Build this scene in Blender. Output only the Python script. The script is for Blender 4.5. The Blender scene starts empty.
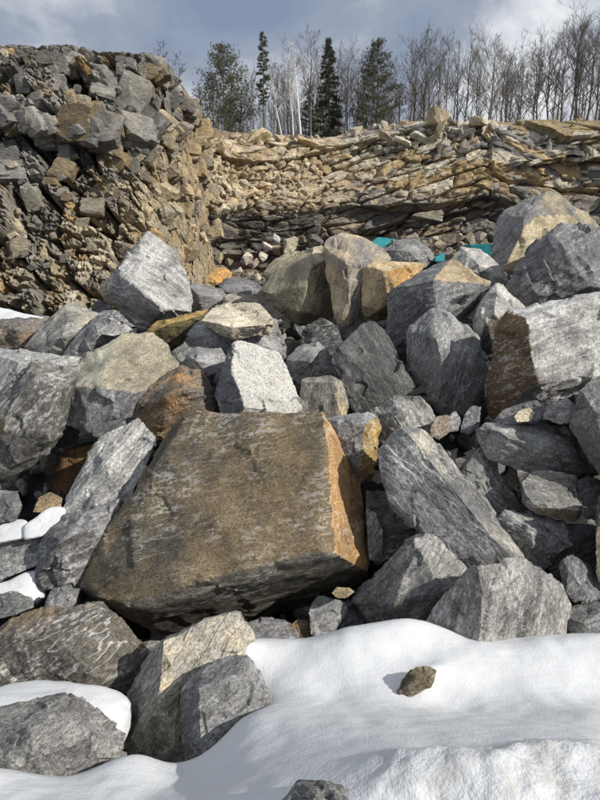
import bpy, bmesh, math, random
import numpy as np
from mathutils import Vector, Matrix, Quaternion

# ------------------------------------------------------------------ camera, sky, sun
S = bpy.context.scene
F = 589.0; CX, CY = 300.0, 400.0
PITCH = math.radians(14.3)
SUN = Vector((0.75, -0.37, 0.55)).normalized()

cam = bpy.data.cameras.new('camera'); cam_ob = bpy.data.objects.new('camera', cam)
S.collection.objects.link(cam_ob); S.camera = cam_ob
cam_ob.location = (0, 0, 0); cam_ob.rotation_euler = (math.radians(90) - PITCH, 0, 0)
cam.sensor_fit = 'HORIZONTAL'; cam.sensor_width = 36.0; cam.lens = 36.0 * F / 600.0
cam.clip_start = 0.05; cam.clip_end = 2000

world = bpy.data.worlds.new('World'); S.world = world; world.use_nodes = True
wn, wl = world.node_tree.nodes, world.node_tree.links
wn.clear()
wo = wn.new('ShaderNodeOutputWorld'); bg = wn.new('ShaderNodeBackground'); bg.inputs['Strength'].default_value = 0.085
sky = wn.new('ShaderNodeTexSky'); sky.sky_type = 'NISHITA'; sky.sun_disc = False
sky.sun_elevation = math.asin(SUN.z); sky.sun_rotation = math.atan2(SUN.x, SUN.y)
tc = wn.new('ShaderNodeTexCoord'); mp = wn.new('ShaderNodeMapping'); mp.inputs['Scale'].default_value = (1.0, 1.0, 1.6)
mp.inputs['Location'].default_value = (7.7, 8.8, 3.1)
cn = wn.new('ShaderNodeTexNoise'); cn.inputs['Scale'].default_value = 2.6; cn.inputs['Detail'].default_value = 8; cn.inputs['Roughness'].default_value = 0.56
cn.inputs['Distortion'].default_value = 0.25
cr = wn.new('ShaderNodeValToRGB')
cr.color_ramp.elements[0].position = 0.36; cr.color_ramp.elements[0].color = (3.1, 3.9, 5.5, 1)
cr.color_ramp.elements[1].position = 0.62; cr.color_ramp.elements[1].color = (11.0, 11.3, 11.7, 1)
e = cr.color_ramp.elements.new(0.47); e.color = (4.4, 5.0, 6.2, 1)
mx = wn.new('ShaderNodeMix'); mx.data_type = 'RGBA'; mx.inputs['Factor'].default_value = 0.95
wl.new(tc.outputs['Generated'], mp.inputs['Vector']); wl.new(mp.outputs['Vector'], cn.inputs['Vector'])
wl.new(cn.outputs['Fac'], cr.inputs['Fac'])
wl.new(sky.outputs['Color'], mx.inputs[6]); wl.new(cr.outputs['Color'], mx.inputs[7])
wl.new(mx.outputs[2], bg.inputs['Color']); wl.new(bg.outputs['Background'], wo.inputs['Surface'])

sl = bpy.data.lights.new('sun', 'SUN'); sl.energy = 5.0; sl.angle = math.radians(0.5); sl.color = (1.0, 0.955, 0.88)
so = bpy.data.objects.new('sun', sl); S.collection.objects.link(so)
so.rotation_euler = SUN.to_track_quat('Z', 'Y').to_euler(); so.location = SUN * 50

S.view_settings.view_transform = 'Standard'; S.view_settings.look = 'None'
S.view_settings.exposure = -0.12; S.view_settings.gamma = 1.0; S.view_settings.use_curve_mapping = False
S.render.engine = 'CYCLES'; S.cycles.use_denoising = True; S.cycles.max_bounces = 5; S.cycles.diffuse_bounces = 3; S.cycles.use_adaptive_sampling = True; S.cycles.adaptive_threshold = 0.02

# ------------------------------------------------------------------ helpers
COL = S.collection
cp, sp = math.cos(PITCH), math.sin(PITCH)
def ray(x, y):
    a = (x - CX) / F; b = -(y - CY) / F
    return np.array([a, cp + b * sp, -sp + b * cp])
def at(x, y, Y):
    r = ray(x, y); return r * (Y / r[1])

def hash3(i, j, k, s=0):
    h = (i.astype(np.uint32) * np.uint32(374761393) + j.astype(np.uint32) * np.uint32(668265263)
         + k.astype(np.uint32) * np.uint32(2147483647 & 1274126177) + np.uint32((s * 2654435761) & 0xffffffff))
    h = (h ^ (h >> np.uint32(13))) * np.uint32(1274126177)
    h = h ^ (h >> np.uint32(16)); h = h * np.uint32(2246822519); h = h ^ (h >> np.uint32(15))
    return h.astype(np.float64) / 4294967295.0
def vnoise(p, s=0):
    i = np.floor(p).astype(np.int64); f = p - i; u = f * f * (3 - 2 * f)
    out = 0
    for a in (0, 1):
        for b in (0, 1):
            for c in (0, 1):
                w = (u[:, 0] if a else 1 - u[:, 0]) * (u[:, 1] if b else 1 - u[:, 1]) * (u[:, 2] if c else 1 - u[:, 2])
                out = out + w * hash3(i[:, 0] + a, i[:, 1] + b, i[:, 2] + c, s)
    return out * 2 - 1
def fbm(p, o=4, s=0, g=0.5):
    t = 0; a = 1.0
    for k in range(o):
        t = t + a * vnoise(p * (2.03 ** k) + 7.3 * k, s + k); a *= g
    return t
def worley(p, s=0):
    i = np.floor(p).astype(np.int64); n = len(p)
    f1 = np.full(n, 9.0); f2 = np.full(n, 9.0); vec = np.zeros((n, 3)); cid = np.zeros(n)
    for a in (-1, 0, 1):
        for b in (-1, 0, 1):
            for c in (-1, 0, 1):
                x, y, z = i[:, 0] + a, i[:, 1] + b, i[:, 2] + c
                q = np.stack([x + hash3(x, y, z, s + 1), y + hash3(x, y, z, s + 2), z + hash3(x, y, z, s + 3)], 1)
                d = p - q; dd = np.sqrt((d * d).sum(1))
                m = dd < f1
                f2 = np.where(m, f1, np.minimum(f2, dd))
                f1 = np.where(m, dd, f1); vec[m] = d[m]; cid = np.where(m, hash3(x, y, z, s + 4), cid)
    return f1, f2, vec, cid

def mesh_np(name, V, T, smooth=True, sharp=None):
    me = bpy.data.meshes.new(name); n, m = len(V), len(T); k = T.shape[1]
    me.vertices.add(n); me.vertices.foreach_set('co', np.ascontiguousarray(V, np.float32).ravel())
    me.loops.add(m * k); me.loops.foreach_set('vertex_index', np.ascontiguousarray(T, np.int32).ravel())
    me.polygons.add(m); me.polygons.foreach_set('loop_start', np.arange(0, m * k, k, dtype=np.int32))
    me.polygons.foreach_set('use_smooth', np.full(m, smooth))
    me.update(calc_edges=True)
    if sharp: me.set_sharp_from_angle(angle=math.radians(sharp))
    return me
def vattr(me, name, kind, arr):
    a = me.attributes.new(name, kind, 'POINT')
    a.data.foreach_set('vector' if kind == 'FLOAT_VECTOR' else ('color' if kind == 'FLOAT_COLOR' else 'value'),
                       np.ascontiguousarray(arr, np.float32).ravel())
def link(name, me, mat=None, parent=None, **props):
    o = bpy.data.objects.new(name, me); COL.objects.link(o)
    if mat is not None and me is not None and not me.materials: me.materials.append(mat)
    if parent: o.parent = parent
    for k, v in props.items():
        if v is not None: o[k] = v
    return o

_ico = {}
def ico(k):
    if k not in _ico:
        bm = bmesh.new(); bmesh.ops.create_icosphere(bm, subdivisions=k, radius=1.0)
        V = np.array([v.co for v in bm.verts]); V /= np.linalg.norm(V, axis=1)[:, None]
        T = np.array([[v.index for v in f.verts] for f in bm.faces]); bm.free(); _ico[k] = (V, T)
    return _ico[k]
def hull_planes(P, merge=None):
    bm = bmesh.new()
    for p in P: bm.verts.new(p)
    bmesh.ops.convex_hull(bm, input=bm.verts)
    c = P.mean(0); N = []; D = []; A = []
    for f in bm.faces:
        f.normal_update(); n = np.array(f.normal)
        if np.linalg.norm(n) < .5: continue
        d = n @ (np.array(f.verts[0].co) - c)
        if d < 0: n, d = -n, -d
        N.append(n); D.append(max(d, 1e-3)); A.append(f.calc_area())
    bm.free(); N, D, A = np.array(N), np.array(D), np.array(A)
    keep = []; lim = math.cos(math.radians(merge or 4))
    for k in np.argsort(-A):
        if all(N[k] @ N[m] < lim for m in keep): keep.append(k)
    X = P - c; size = float(np.sqrt((X * X).sum(1).mean()))
    K = N[keep]; KD = np.array([(X @ n).max() for n in K])
    if merge:      # few large fracture planes; the small hull planes only trim overshooting corners
        rest = [k for k in range(len(N)) if k not in keep]
        if rest: K = np.vstack([K, N[rest]]); KD = np.append(KD, D[rest] + .05 * size)
    return K, KD, c

def rock_geo(P, level, seed, sharp=220, chips=8, rough=1.0, fold=None, cells=1.0, layer=0.0, merge=25):
    """angular rock: hull planes + corner chips, each facet broken, chipped and roughened"""
    rng = np.random.RandomState(seed)
    N, D, c = hull_planes(P, merge)
    X = P - c; size = float(np.sqrt((X * X).sum(1).mean()))
    for _ in range(chips):
        n = rng.normal(size=3); n /= np.linalg.norm(n)
        N = np.vstack([N, n]); D = np.append(D, (X @ n).max() * rng.uniform(.93, 1.0))
    C = X.T @ X / len(X) + np.eye(3) * 1e-4 * size * size
    w, E = np.linalg.eigh(C); A = E @ np.diag(np.sqrt(w)) @ E.T
    U, T = ico(level); W = U @ A.T
    def solve(dd):
        q = np.clip(W @ N.T, 1e-6, None) / dd
        qm = q.max(1)
        r = 1.0 / (qm * ((q / qm[:, None]) ** sharp).sum(1) ** (1.0 / sharp))
        return W * r[:, None], q.argmax(1)
    D = D + .012 * size
    p, idx = solve(D)
    nf = N[idx]
    # let mesh edges follow the facet edges
    step = 2.2 * size / math.sqrt(len(p)) * 1.35
    res = D - p @ N.T; res[np.arange(len(p)), idx] = 9e9
    i2 = res.argmin(1); g = res[np.arange(len(p)), i2]; n2 = N[i2]
    cc = (nf * n2).sum(1); mk = (g < step * np.sqrt(np.clip(1 - cc * cc, 0, 1)) * .55) & (cc < .93)
    if mk.any():
        t = n2[mk] - cc[mk][:, None] * nf[mk]; t /= np.linalg.norm(t, axis=1)[:, None]
        p[mk] += t * (g[mk] / np.sqrt(1 - cc[mk] ** 2))[:, None]
    nd_ = nf.copy(); nd_[mk] = nf[mk] + n2[mk]; nd_ /= np.linalg.norm(nd_, axis=1)[:, None]
    o = rng.uniform(-50, 50, 3)
    disp = .022 * vnoise(p / size * 1.7 + o, 11) + .016 * vnoise(p / size * 4.3 + o, 12)
    f1, f2, vec, cid = worley(p / size * 2.6 * cells + o, 21)
    tilt = (np.stack([np.modf(cid * 17.3)[0], np.modf(cid * 41.7)[0], np.modf(cid * 97.1)[0]], 1) - .5)
    on = np.clip((np.modf(cid * 7.77)[0] - .35) * 3, 0, 1)
    soft = np.clip((f2 - f1) / .07, 0, 1); soft = soft * soft * (3 - 2 * soft)
    disp += soft * on * (.18 * (tilt * vec).sum(1) - .02 * np.modf(cid * 5.5)[0]) * rough
    f1, f2, vec, cid = worley(p / size * 7.5 * cells + o, 31)
    tilt = (np.stack([np.modf(cid * 17.3)[0], np.modf(cid * 41.7)[0], np.modf(cid * 97.1)[0]], 1) - .5)
    on = np.clip((np.modf(cid * 7.77)[0] - .5) * 3, 0, 1) * np.clip(.5 + vnoise(p / size * 2 + o, 5), 0, 1)
    soft = np.clip((f2 - f1) / .2, 0, 1)
    disp += soft * on * (.045 * (tilt * vec).sum(1) - .008 * np.modf(cid * 5.5)[0]) * rough
    disp += .008 * fbm(p / size * 14 + o, 3, 41) * rough
    if layer and fold is not None:
        z = p @ fold; s = z / (size * .11) + 1.2 * vnoise(p / size * 2.2 + o, 51)
        fr = s - np.floor(s); hsh = hash3(np.floor(s).astype(np.int64), np.zeros(len(s), np.int64), np.zeros(len(s), np.int64), seed)
        disp += layer * (.03 * (hsh - .5) + .012 * fr)
    V = p + nd_ * (disp * size)[:, None] + c
    return V, T, nf, size

def fol_frame(ang, tilt=.35, seed=0):
    a = math.radians(ang); z = np.array([-math.sin(a), tilt, math.cos(a)]); z /= np.linalg.norm(z)
    x = np.array([math.cos(a), 0, math.sin(a)]); y = np.cross(z, x)
    return np.stack([x, y, z], 0)

# ------------------------------------------------------------------ materials
def nd(nt, t, **kw):
    n = nt.nodes.new(t)
    for k, v in kw.items():
        if k in n.inputs: n.inputs[k].default_value = v
        else: setattr(n, k, v)
    return n
def newmat(name, rough=.9):
    m = bpy.data.materials.new(name); m.use_nodes = True; nt = m.node_tree
    b = nt.nodes['Principled BSDF']; b.inputs['Roughness'].default_value = rough
    b.inputs['Specular IOR Level'].default_value = .25
    return m, nt, b
def math_n(nt, op, a, b=None, clamp=False):
    n = nt.nodes.new('ShaderNodeMath'); n.operation = op; n.use_clamp = clamp
    for i, v in ((0, a), (1, b)):
        if v is None: continue
        if hasattr(v, 'links'): nt.links.new(v, n.inputs[i])
        else: n.inputs[i].default_value = v
    return n.outputs[0]
def vmath(nt, op, a, b=None, scale=None):
    n = nt.nodes.new('ShaderNodeVectorMath'); n.operation = op
    for i, v in ((0, a), (1, b)):
        if v is None: continue
        if hasattr(v, 'links'): nt.links.new(v, n.inputs[i])
        else: n.inputs[i].default_value = v
    if scale is not None:
        if hasattr(scale, 'links'): nt.links.new(scale, n.inputs['Scale'])
        else: n.inputs['Scale'].default_value = scale
    return n.outputs[0]
def noise(nt, vec, scale, detail=4, rough=.55, color=False):
    n = nd(nt, 'ShaderNodeTexNoise', Scale=scale, Detail=detail, Roughness=rough)
    nt.links.new(vec, n.inputs['Vector']); return n.outputs['Color' if color else 'Fac']
def ramp(nt, fac, stops):
    n = nt.nodes.new('ShaderNodeValToRGB'); r = n.color_ramp
    while len(r.elements) < len(stops): r.elements.new(.5)
    for e, (p, c) in zip(r.elements, stops):
        e.position = p; e.color = c if len(c) == 4 else (*c, 1)
    nt.links.new(fac, n.inputs['Fac']); return n.outputs['Color']
def rampf(nt, fac, lo, hi, a=0.0, b=1.0):
    n = nt.nodes.new('ShaderNodeMapRange'); nt.links.new(fac, n.inputs['Value'])
    n.inputs['From Min'].default_value = lo; n.inputs['From Max'].default_value = hi
    n.inputs['To Min'].default_value = a; n.inputs['To Max'].default_value = b
    return n.outputs[0]
def mixc(nt, f, a, b, mode='MIX'):
    n = nt.nodes.new('ShaderNodeMix'); n.data_type = 'RGBA'; n.blend_type = mode
    for i, v in ((0, f), (6, a), (7, b)):
        if hasattr(v, 'links'): nt.links.new(v, n.inputs[i])
        else: n.inputs[i].default_value = v if i == 0 or len(v) == 4 else (*v, 1)
    return n.outputs[2]

def gneiss_mat():
    m, nt, b = newmat('gneiss', .82); L = nt.links
    P = nd(nt, 'ShaderNodeAttribute', attribute_name='rk').outputs['Vector']
    ba = nd(nt, 'ShaderNodeAttribute', attribute_name='base'); st = nd(nt, 'ShaderNodeAttribute', attribute_name='stain_shade')
    fx = nd(nt, 'ShaderNodeAttribute', attribute_name='fx')      # x band contrast, y vein amount, z grain size
    sep = nt.nodes.new('ShaderNodeSeparateXYZ'); L.new(fx.outputs['Vector'], sep.inputs[0])
    wob = noise(nt, P, 1.0, 2, .5, True)
    P2 = vmath(nt, 'ADD', P, vmath(nt, 'SCALE', vmath(nt, 'SUBTRACT', wob, (.5, .5, .5)), scale=sep.outputs['Z']))
    band = noise(nt, vmath(nt, 'MULTIPLY', P2, (.8, .8, 9.0)), 1.7, 6, .66)
    band2 = noise(nt, vmath(nt, 'MULTIPLY', P2, (3.4, 3.4, 15.0)), 2.0, 5, .72)
    fine = noise(nt, vmath(nt, 'MULTIPLY', P2, (1, 1, 1.6)), 46, 4, .74)
    grain = noise(nt, vmath(nt, 'MULTIPLY', P2, (1, 1, 1.7)), 20, 4, .72)
    mott = noise(nt, P, 3.1, 4, .6)
    big = noise(nt, vmath(nt, 'ADD', P, (31, 7, 3)), 1.1, 4, .55)
    bb = math_n(nt, 'ADD', math_n(nt, 'MULTIPLY', band, .6), math_n(nt, 'MULTIPLY', band2, .4))
    bandc = rampf(nt, bb, .36, .64, -1, 1)
    k1 = math_n(nt, 'ADD', math_n(nt, 'MULTIPLY', math_n(nt, 'MULTIPLY', bandc, sep.outputs['X']), .8), 1.0)
    k1 = math_n(nt, 'MAXIMUM', k1, .25)
    k2 = rampf(nt, fine, .3, .7, .32, 1.68); k3 = rampf(nt, grain, .3, .7, .68, 1.32)
    salt = rampf(nt, noise(nt, vmath(nt, 'MULTIPLY', P, (1, 1, 1.7)), 130, 2, .65), .3, .7, .6, 1.4); k2 = math_n(nt, 'MAXIMUM', math_n(nt, 'MULTIPLY', k2, salt), .12); k4 = math_n(nt, 'MULTIPLY', rampf(nt, mott, .3, .7, .62, 1.38), rampf(nt, big, .3, .7, .75, 1.25))
    k = math_n(nt, 'MULTIPLY', math_n(nt, 'MULTIPLY', k1, k2), math_n(nt, 'MULTIPLY', k3, k4))
    k = math_n(nt, 'MULTIPLY', k, 1.0)
    col = vmath(nt, 'SCALE', ba.outputs['Color'], scale=k)
    # iron staining, plus shade painted on a few left facets
    sf = math_n(nt, 'ADD', math_n(nt, 'MULTIPLY', st.outputs['Alpha'], 2.0), rampf(nt, big, .3, .7, -1.0, .25))
    sf = math_n(nt, 'ADD', sf, rampf(nt, mott, .3, .7, -.35, .35))
    sf = rampf(nt, sf, -.1, .75); sf = math_n(nt, 'MULTIPLY', sf, math_n(nt, 'MINIMUM', math_n(nt, 'MULTIPLY', st.outputs['Alpha'], 4.0), 1.0), True)
    sk = math_n(nt, 'MULTIPLY', math_n(nt, 'MULTIPLY', k2, k4), math_n(nt, 'POWER', math_n(nt, 'MULTIPLY', k1, k3), .6))
    scol = vmath(nt, 'SCALE', st.outputs['Color'], scale=sk)
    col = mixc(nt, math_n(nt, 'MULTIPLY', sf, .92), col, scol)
    # quartz veins, broken along the foliation
    vn = noise(nt, vmath(nt, 'MULTIPLY', P2, (1, 1, 3.2)), 1.5, 3, .5)
    vd = math_n(nt, 'ABSOLUTE', math_n(nt, 'SUBTRACT', vn, .5))
    v1 = math_n(nt, 'MULTIPLY', rampf(nt, vd, .0, .013, 1, 0), rampf(nt, grain, .34, .48, .15, 1))
    vm = rampf(nt, noise(nt, vmath(nt, 'ADD', P, (5, 5, 5)), 2.2, 3), .5, .62)
    white = rampf(nt, math_n(nt, 'MULTIPLY', math_n(nt, 'MULTIPLY', band2, grain), math_n(nt, 'ADD', band, .5)), .262, .325)
    white = math_n(nt, 'MULTIPLY', white, rampf(nt, noise(nt, vmath(nt, 'ADD', P2, (17, 3, 8)), 1.9, 3, .6), .46, .62))
    vv = math_n(nt, 'MAXIMUM', math_n(nt, 'MULTIPLY', v1, vm), math_n(nt, 'MULTIPLY', white, .85))
    vv = math_n(nt, 'MULTIPLY', vv, sep.outputs['Y'], True)
    col = mixc(nt, vv, col, (.58, .57, .54))
    L.new(col, b.inputs['Base Color'])
    h = math_n(nt, 'ADD', math_n(nt, 'MULTIPLY', bb, 1.5), math_n(nt, 'ADD', math_n(nt, 'MULTIPLY', fine, .35), math_n(nt, 'MULTIPLY', grain, .55)))
    h = math_n(nt, 'ADD', h, math_n(nt, 'MULTIPLY', mott, 1.2))
    bp = nd(nt, 'ShaderNodeBump', Strength=.7, Distance=.022); L.new(h, bp.inputs['Height']); L.new(bp.outputs[0], b.inputs['Normal'])
    return m
def granite_mat():
    m, nt, b = newmat('white_granite', .8); L = nt.links
    P = nd(nt, 'ShaderNodeAttribute', attribute_name='rk').outputs['Vector']
    ba = nd(nt, 'ShaderNodeAttribute', attribute_name='base'); st = nd(nt, 'ShaderNodeAttribute', attribute_name='stain_shade')
    f = noise(nt, P, 62, 2, .6); g = noise(nt, vmath(nt, 'ADD', P, (9, 4, 2)), 26, 4, .65); q = noise(nt, P, 3, 5)
    c = mixc(nt, rampf(nt, f, .36, .46, 1, 0), vmath(nt, 'SCALE', ba.outputs['Color'], scale=rampf(nt, g, .3, .7, .72, 1.2)), (.22, .22, .222))
    c = mixc(nt, rampf(nt, q, .58, .75, 0, .45), c, (.44, .38, .26))
    c = mixc(nt, st.outputs['Alpha'], c, vmath(nt, 'SCALE', st.outputs['Color'], scale=rampf(nt, g, .3, .7, .5, 1.5)))  # mixes in the shade painted on the left facets
    L.new(c, b.inputs['Base Color'])
    bp = nd(nt, 'ShaderNodeBump', Strength=.6, Distance=.02); L.new(math_n(nt, 'ADD', g, math_n(nt, 'MULTIPLY', q, 1.5)), bp.inputs['Height']); L.new(bp.outputs[0], b.inputs['Normal'])
    return m
def cliff_mat(name, src):
    """weathered rock; colour from the object (single rocks) or from a mesh attribute"""
    m, nt, b = newmat(name, .92); L = nt.links
    if src == 'object':
        oi = nt.nodes.new('ShaderNodeObjectInfo'); base = oi.outputs['Color']
        t = nt.nodes.new('ShaderNodeTexCoord').outputs['Object']
        ge = nt.nodes.new('ShaderNodeNewGeometry').outputs['Position']; P = ge
    else:
        base = nd(nt, 'ShaderNodeAttribute', attribute_name='base').outputs['Color']
        P = nt.nodes.new('ShaderNodeNewGeometry').outputs['Position']
    a = noise(nt, P, 1.3, 6, .65); f = noise(nt, vmath(nt, 'MULTIPLY', P, (1, 1, 2.2)), 5.0, 6, .7)
    w = noise(nt, vmath(nt, 'ADD', P, (3, 50, 9)), .45, 5, .6)
    k = math_n(nt, 'MULTIPLY', rampf(nt, a, .3, .7, .62, 1.38), rampf(nt, f, .3, .7, .55, 1.45))
    c = vmath(nt, 'SCALE', base, scale=k)
    c = mixc(nt, rampf(nt, w, .55, .72, 0, .5), c, vmath(nt, 'SCALE', (.30, .20, .10), scale=k))
    L.new(c, b.inputs['Base Color'])
    bp = nd(nt, 'ShaderNodeBump', Strength=.8, Distance=.12); L.new(math_n(nt, 'ADD', a, f), bp.inputs['Height']); L.new(bp.outputs[0], b.inputs['Normal'])
    return m
def snow_mat():
    m, nt, b = newmat('snow', .6); L = nt.links
    P = nt.nodes.new('ShaderNodeNewGeometry').outputs['Position']
    d = nd(nt, 'ShaderNodeAttribute', attribute_name='dirt').outputs['Fac']
    sq = nd(nt, 'ShaderNodeMapping'); sq.inputs['Rotation'].default_value = (0, 0, math.radians(-24)); sq.inputs['Scale'].default_value = (.9, 4.5, 3)
    L.new(P, sq.inputs['Vector'])
    s1 = noise(nt, sq.outputs[0], 2.3, 5, .6); g = noise(nt, P, 60, 3, .6); q = noise(nt, P, 7, 5, .6)
    dm = math_n(nt, 'MULTIPLY', d, rampf(nt, q, .46, .68), True)
    c = mixc(nt, math_n(nt, 'MULTIPLY', dm, .5), (.64, .65, .66), (.36, .335, .285))
    c = mixc(nt, rampf(nt, s1, .5, .75, 0, .10), c, (.58, .59, .605))
    grit = noise(nt, P, 95, 2, .5); gm = noise(nt, P, 3.5, 4, .6)
    c = mixc(nt, math_n(nt, 'MULTIPLY', rampf(nt, grit, .70, .76), rampf(nt, gm, .5, .66, 0, .7)), c, (.16, .14, .11))
    L.new(c, b.inputs['Base Color'])
    b.inputs['Subsurface Weight'].default_value = .15; b.inputs['Subsurface Radius'].default_value = (.02, .025, .03); b.inputs['Subsurface Scale'].default_value = 1.0
    h = math_n(nt, 'ADD', math_n(nt, 'MULTIPLY', s1, .45), math_n(nt, 'ADD', math_n(nt, 'ADD', math_n(nt, 'MULTIPLY', g, .2), math_n(nt, 'MULTIPLY', math_n(nt, 'MULTIPLY', noise(nt, P, 28, 4, .65), d), .8)), math_n(nt, 'MULTIPLY', q, .25)))
    bp = nd(nt, 'ShaderNodeBump', Strength=.5, Distance=.035); L.new(h, bp.inputs['Height']); L.new(bp.outputs[0], b.inputs['Normal'])
    return m
def simple_mat(name, c1, c2, scale, rough=.9, stretch=(1, 1, 1), bump=.4):
    m, nt, b = newmat(name, rough)
    P = nt.nodes.new('ShaderNodeTexCoord').outputs['Object']
    n = noise(nt, vmath(nt, 'MULTIPLY', P, stretch), scale, 5, .65)
    nt.links.new(ramp(nt, n, [(.3, c1), (.7, c2)]), b.inputs['Base Color'])
    bp = nd(nt, 'ShaderNodeBump', Strength=bump, Distance=.03); nt.links.new(n, bp.inputs['Height']); nt.links.new(bp.outputs[0], b.inputs['Normal'])
    return m
M_GN = gneiss_mat(); M_GR = granite_mat(); M_CO = cliff_mat('cliff_rock', 'object'); M_CA = cliff_mat('cliff_face', 'attr'); M_SN = snow_mat()
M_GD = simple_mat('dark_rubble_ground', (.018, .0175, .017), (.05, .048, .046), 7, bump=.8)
M_BARK = simple_mat('grey_bark', (.085, .075, .065), (.20, .18, .155), 6, stretch=(4, 4, .6))
M_TWIG = simple_mat('bare_twigs', (.10, .09, .08), (.20, .18, .16), 2)
M_BIRCH = simple_mat('birch_bark', (.58, .57, .55), (.86, .85, .82), 3, stretch=(1, 1, 3))
M_PINE = simple_mat('pine_needles', (.07, .076, .042), (.17, .17, .10), 1.4)
M_SPRUCE = simple_mat('spruce_needles', (.042, .048, .03), (.10, .105, .068), 1.4)
M_TEAL = simple_mat('teal_paint', (.012, .16, .18), (.03, .26, .28), 6, rough=.45, bump=.05)
M_STEEL = simple_mat('dark_steel', (.03, .03, .03), (.07, .065, .06), 4, rough=.6)

# ------------------------------------------------------------------ ground
def pile_z(Y):
    return np.interp(Y, [0, 1.0, 1.9, 2.9, 3.5, 4.1, 4.8, 5.6, 7.2, 9, 12, 14, 17, 60], [-3.0, -3.1, -3.3, -3.5, -3.9, -4.1, -4.0, -3.5, -2.9, -2.3, -1.7, -1.8, -3.0, -3.0])
def build_ground():
    xs = np.concatenate([np.linspace(-400, -20, 12), np.linspace(-19, 19, 170), np.linspace(20, 400, 12)])
    ys = np.concatenate([np.linspace(-60, -1, 8), np.linspace(0, 20, 150), np.linspace(21, 60, 30), np.linspace(70, 800, 10)])
    X, Y = np.meshgrid(xs, ys); p = np.stack([X.ravel(), Y.ravel(), np.zeros(X.size)], 1)
    z = pile_z(p[:, 1])
    near = np.clip(1.4 - np.abs(p[:, 0]) / 14, 0, 1); z = -3.0 + (z + 3.0) * near
    f1, f2, vec, cid = worley(p * 1.6, 3)
    m = (np.abs(p[:, 0]) < 20) & (p[:, 1] < 60) & (p[:, 1] > 2)
    z = z + np.where(m, .42 * cid - .25 * f1 + .5 * ((np.modf(cid * 17.3)[0] - .5) * vec[:, 0] + (np.modf(cid * 41.3)[0] - .5) * vec[:, 1]) + .06 * fbm(p * 4, 3), 0)
    p[:, 2] = z
    nx, ny = len(xs), len(ys); I = np.arange(nx * ny).reshape(ny, nx)
    T = np.stack([I[:-1, :-1], I[:-1, 1:], I[1:, 1:], I[1:, :-1]], -1).reshape(-1, 4)
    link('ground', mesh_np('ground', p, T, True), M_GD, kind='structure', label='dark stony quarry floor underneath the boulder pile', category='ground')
build_ground()

# ------------------------------------------------------------------ the boulder pile
GREY = (.235, .235, .236); DARK = (.125, .125, .126); LIGHT = (.44, .438, .43); KHAKI = (.34, .30, .215); CREAM = (.52, .46, .34)
BROWN = (.165, .128, .072); TAN = (.42, .33, .20); OCHRE = (.42, .235, .075); BLACK = (.085, .085, .088); WARM = (.27, .255, .225)
_seed = [100]
def boulder(label, Y, T, pts, base=GREY, fol=20, tilt=.35, stain_shade=None, faces=(), band=.45, vein=.5, lev=None, mat=None,
            chips=6, rough=1.0, layer=.6, sharp=220, shrink=.8, name='boulder', cat='boulder', group=None, cells=1.0, down=0.0):
    """pts: corner (picture x, y, depth offset in metres) turned into world points; back corners lie T metres behind.
    faces: (i, j, k, colour, amount) colours the facet through three corners; stain: (colour, amount) overall"""
    _seed[0] += 1; sd = _seed[0]
    P = np.array([at(x, y, Y + dz) for x, y, dz in pts]); c = P.mean(0)
    fw = ray(*np.mean([(x, y) for x, y, _ in pts], axis=0)); fw = fw / np.linalg.norm(fw)
    B = c + (P - c) * shrink + fw * T; B[:, 2] -= down
    px = np.array([(x, y) for x, y, _ in pts]); ext = (px.max(0) - px.min(0)).max()
    if lev is None: lev = 7 if ext > 145 or base is LIGHT and ext > 80 else 6 if ext > 52 else 5 if ext > 16 else 4
    fr = fol_frame(fol, tilt)
    V, Tm, nf, size = rock_geo(np.vstack([P, B]), lev, sd, sharp, chips, rough, fr[2], cells, layer)
    rng = np.random.RandomState(sd)
    org = V.mean(0)
    me = mesh_np(name, V - org, Tm, True, 38)
    n = len(V)
    vattr(me, 'rk', 'FLOAT_VECTOR', (V - org) @ fr.T + rng.uniform(-40, 40, 3))
    j = np.array([.83, .813, .787]) * (1 + rng.uniform(-.06, .06))
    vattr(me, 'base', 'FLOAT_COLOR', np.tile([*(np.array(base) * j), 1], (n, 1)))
    s = np.zeros((n, 4)); s[:, :3] = BROWN
    if stain_shade: s[:] = (*stain_shade[0], stain_shade[1])
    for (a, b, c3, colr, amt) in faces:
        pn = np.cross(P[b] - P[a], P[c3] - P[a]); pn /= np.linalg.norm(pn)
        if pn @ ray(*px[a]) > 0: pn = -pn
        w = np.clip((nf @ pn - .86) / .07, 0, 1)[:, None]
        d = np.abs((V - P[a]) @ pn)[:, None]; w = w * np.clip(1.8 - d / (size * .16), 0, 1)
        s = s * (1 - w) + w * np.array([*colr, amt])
    vattr(me, 'stain_shade', 'FLOAT_COLOR', s)
    vattr(me, 'fx', 'FLOAT_VECTOR', np.tile([band, vein, rng.choice([.05, .1, .16, .26])], (n, 1)))
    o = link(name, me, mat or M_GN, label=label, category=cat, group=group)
    o.location = org
    return o

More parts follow.
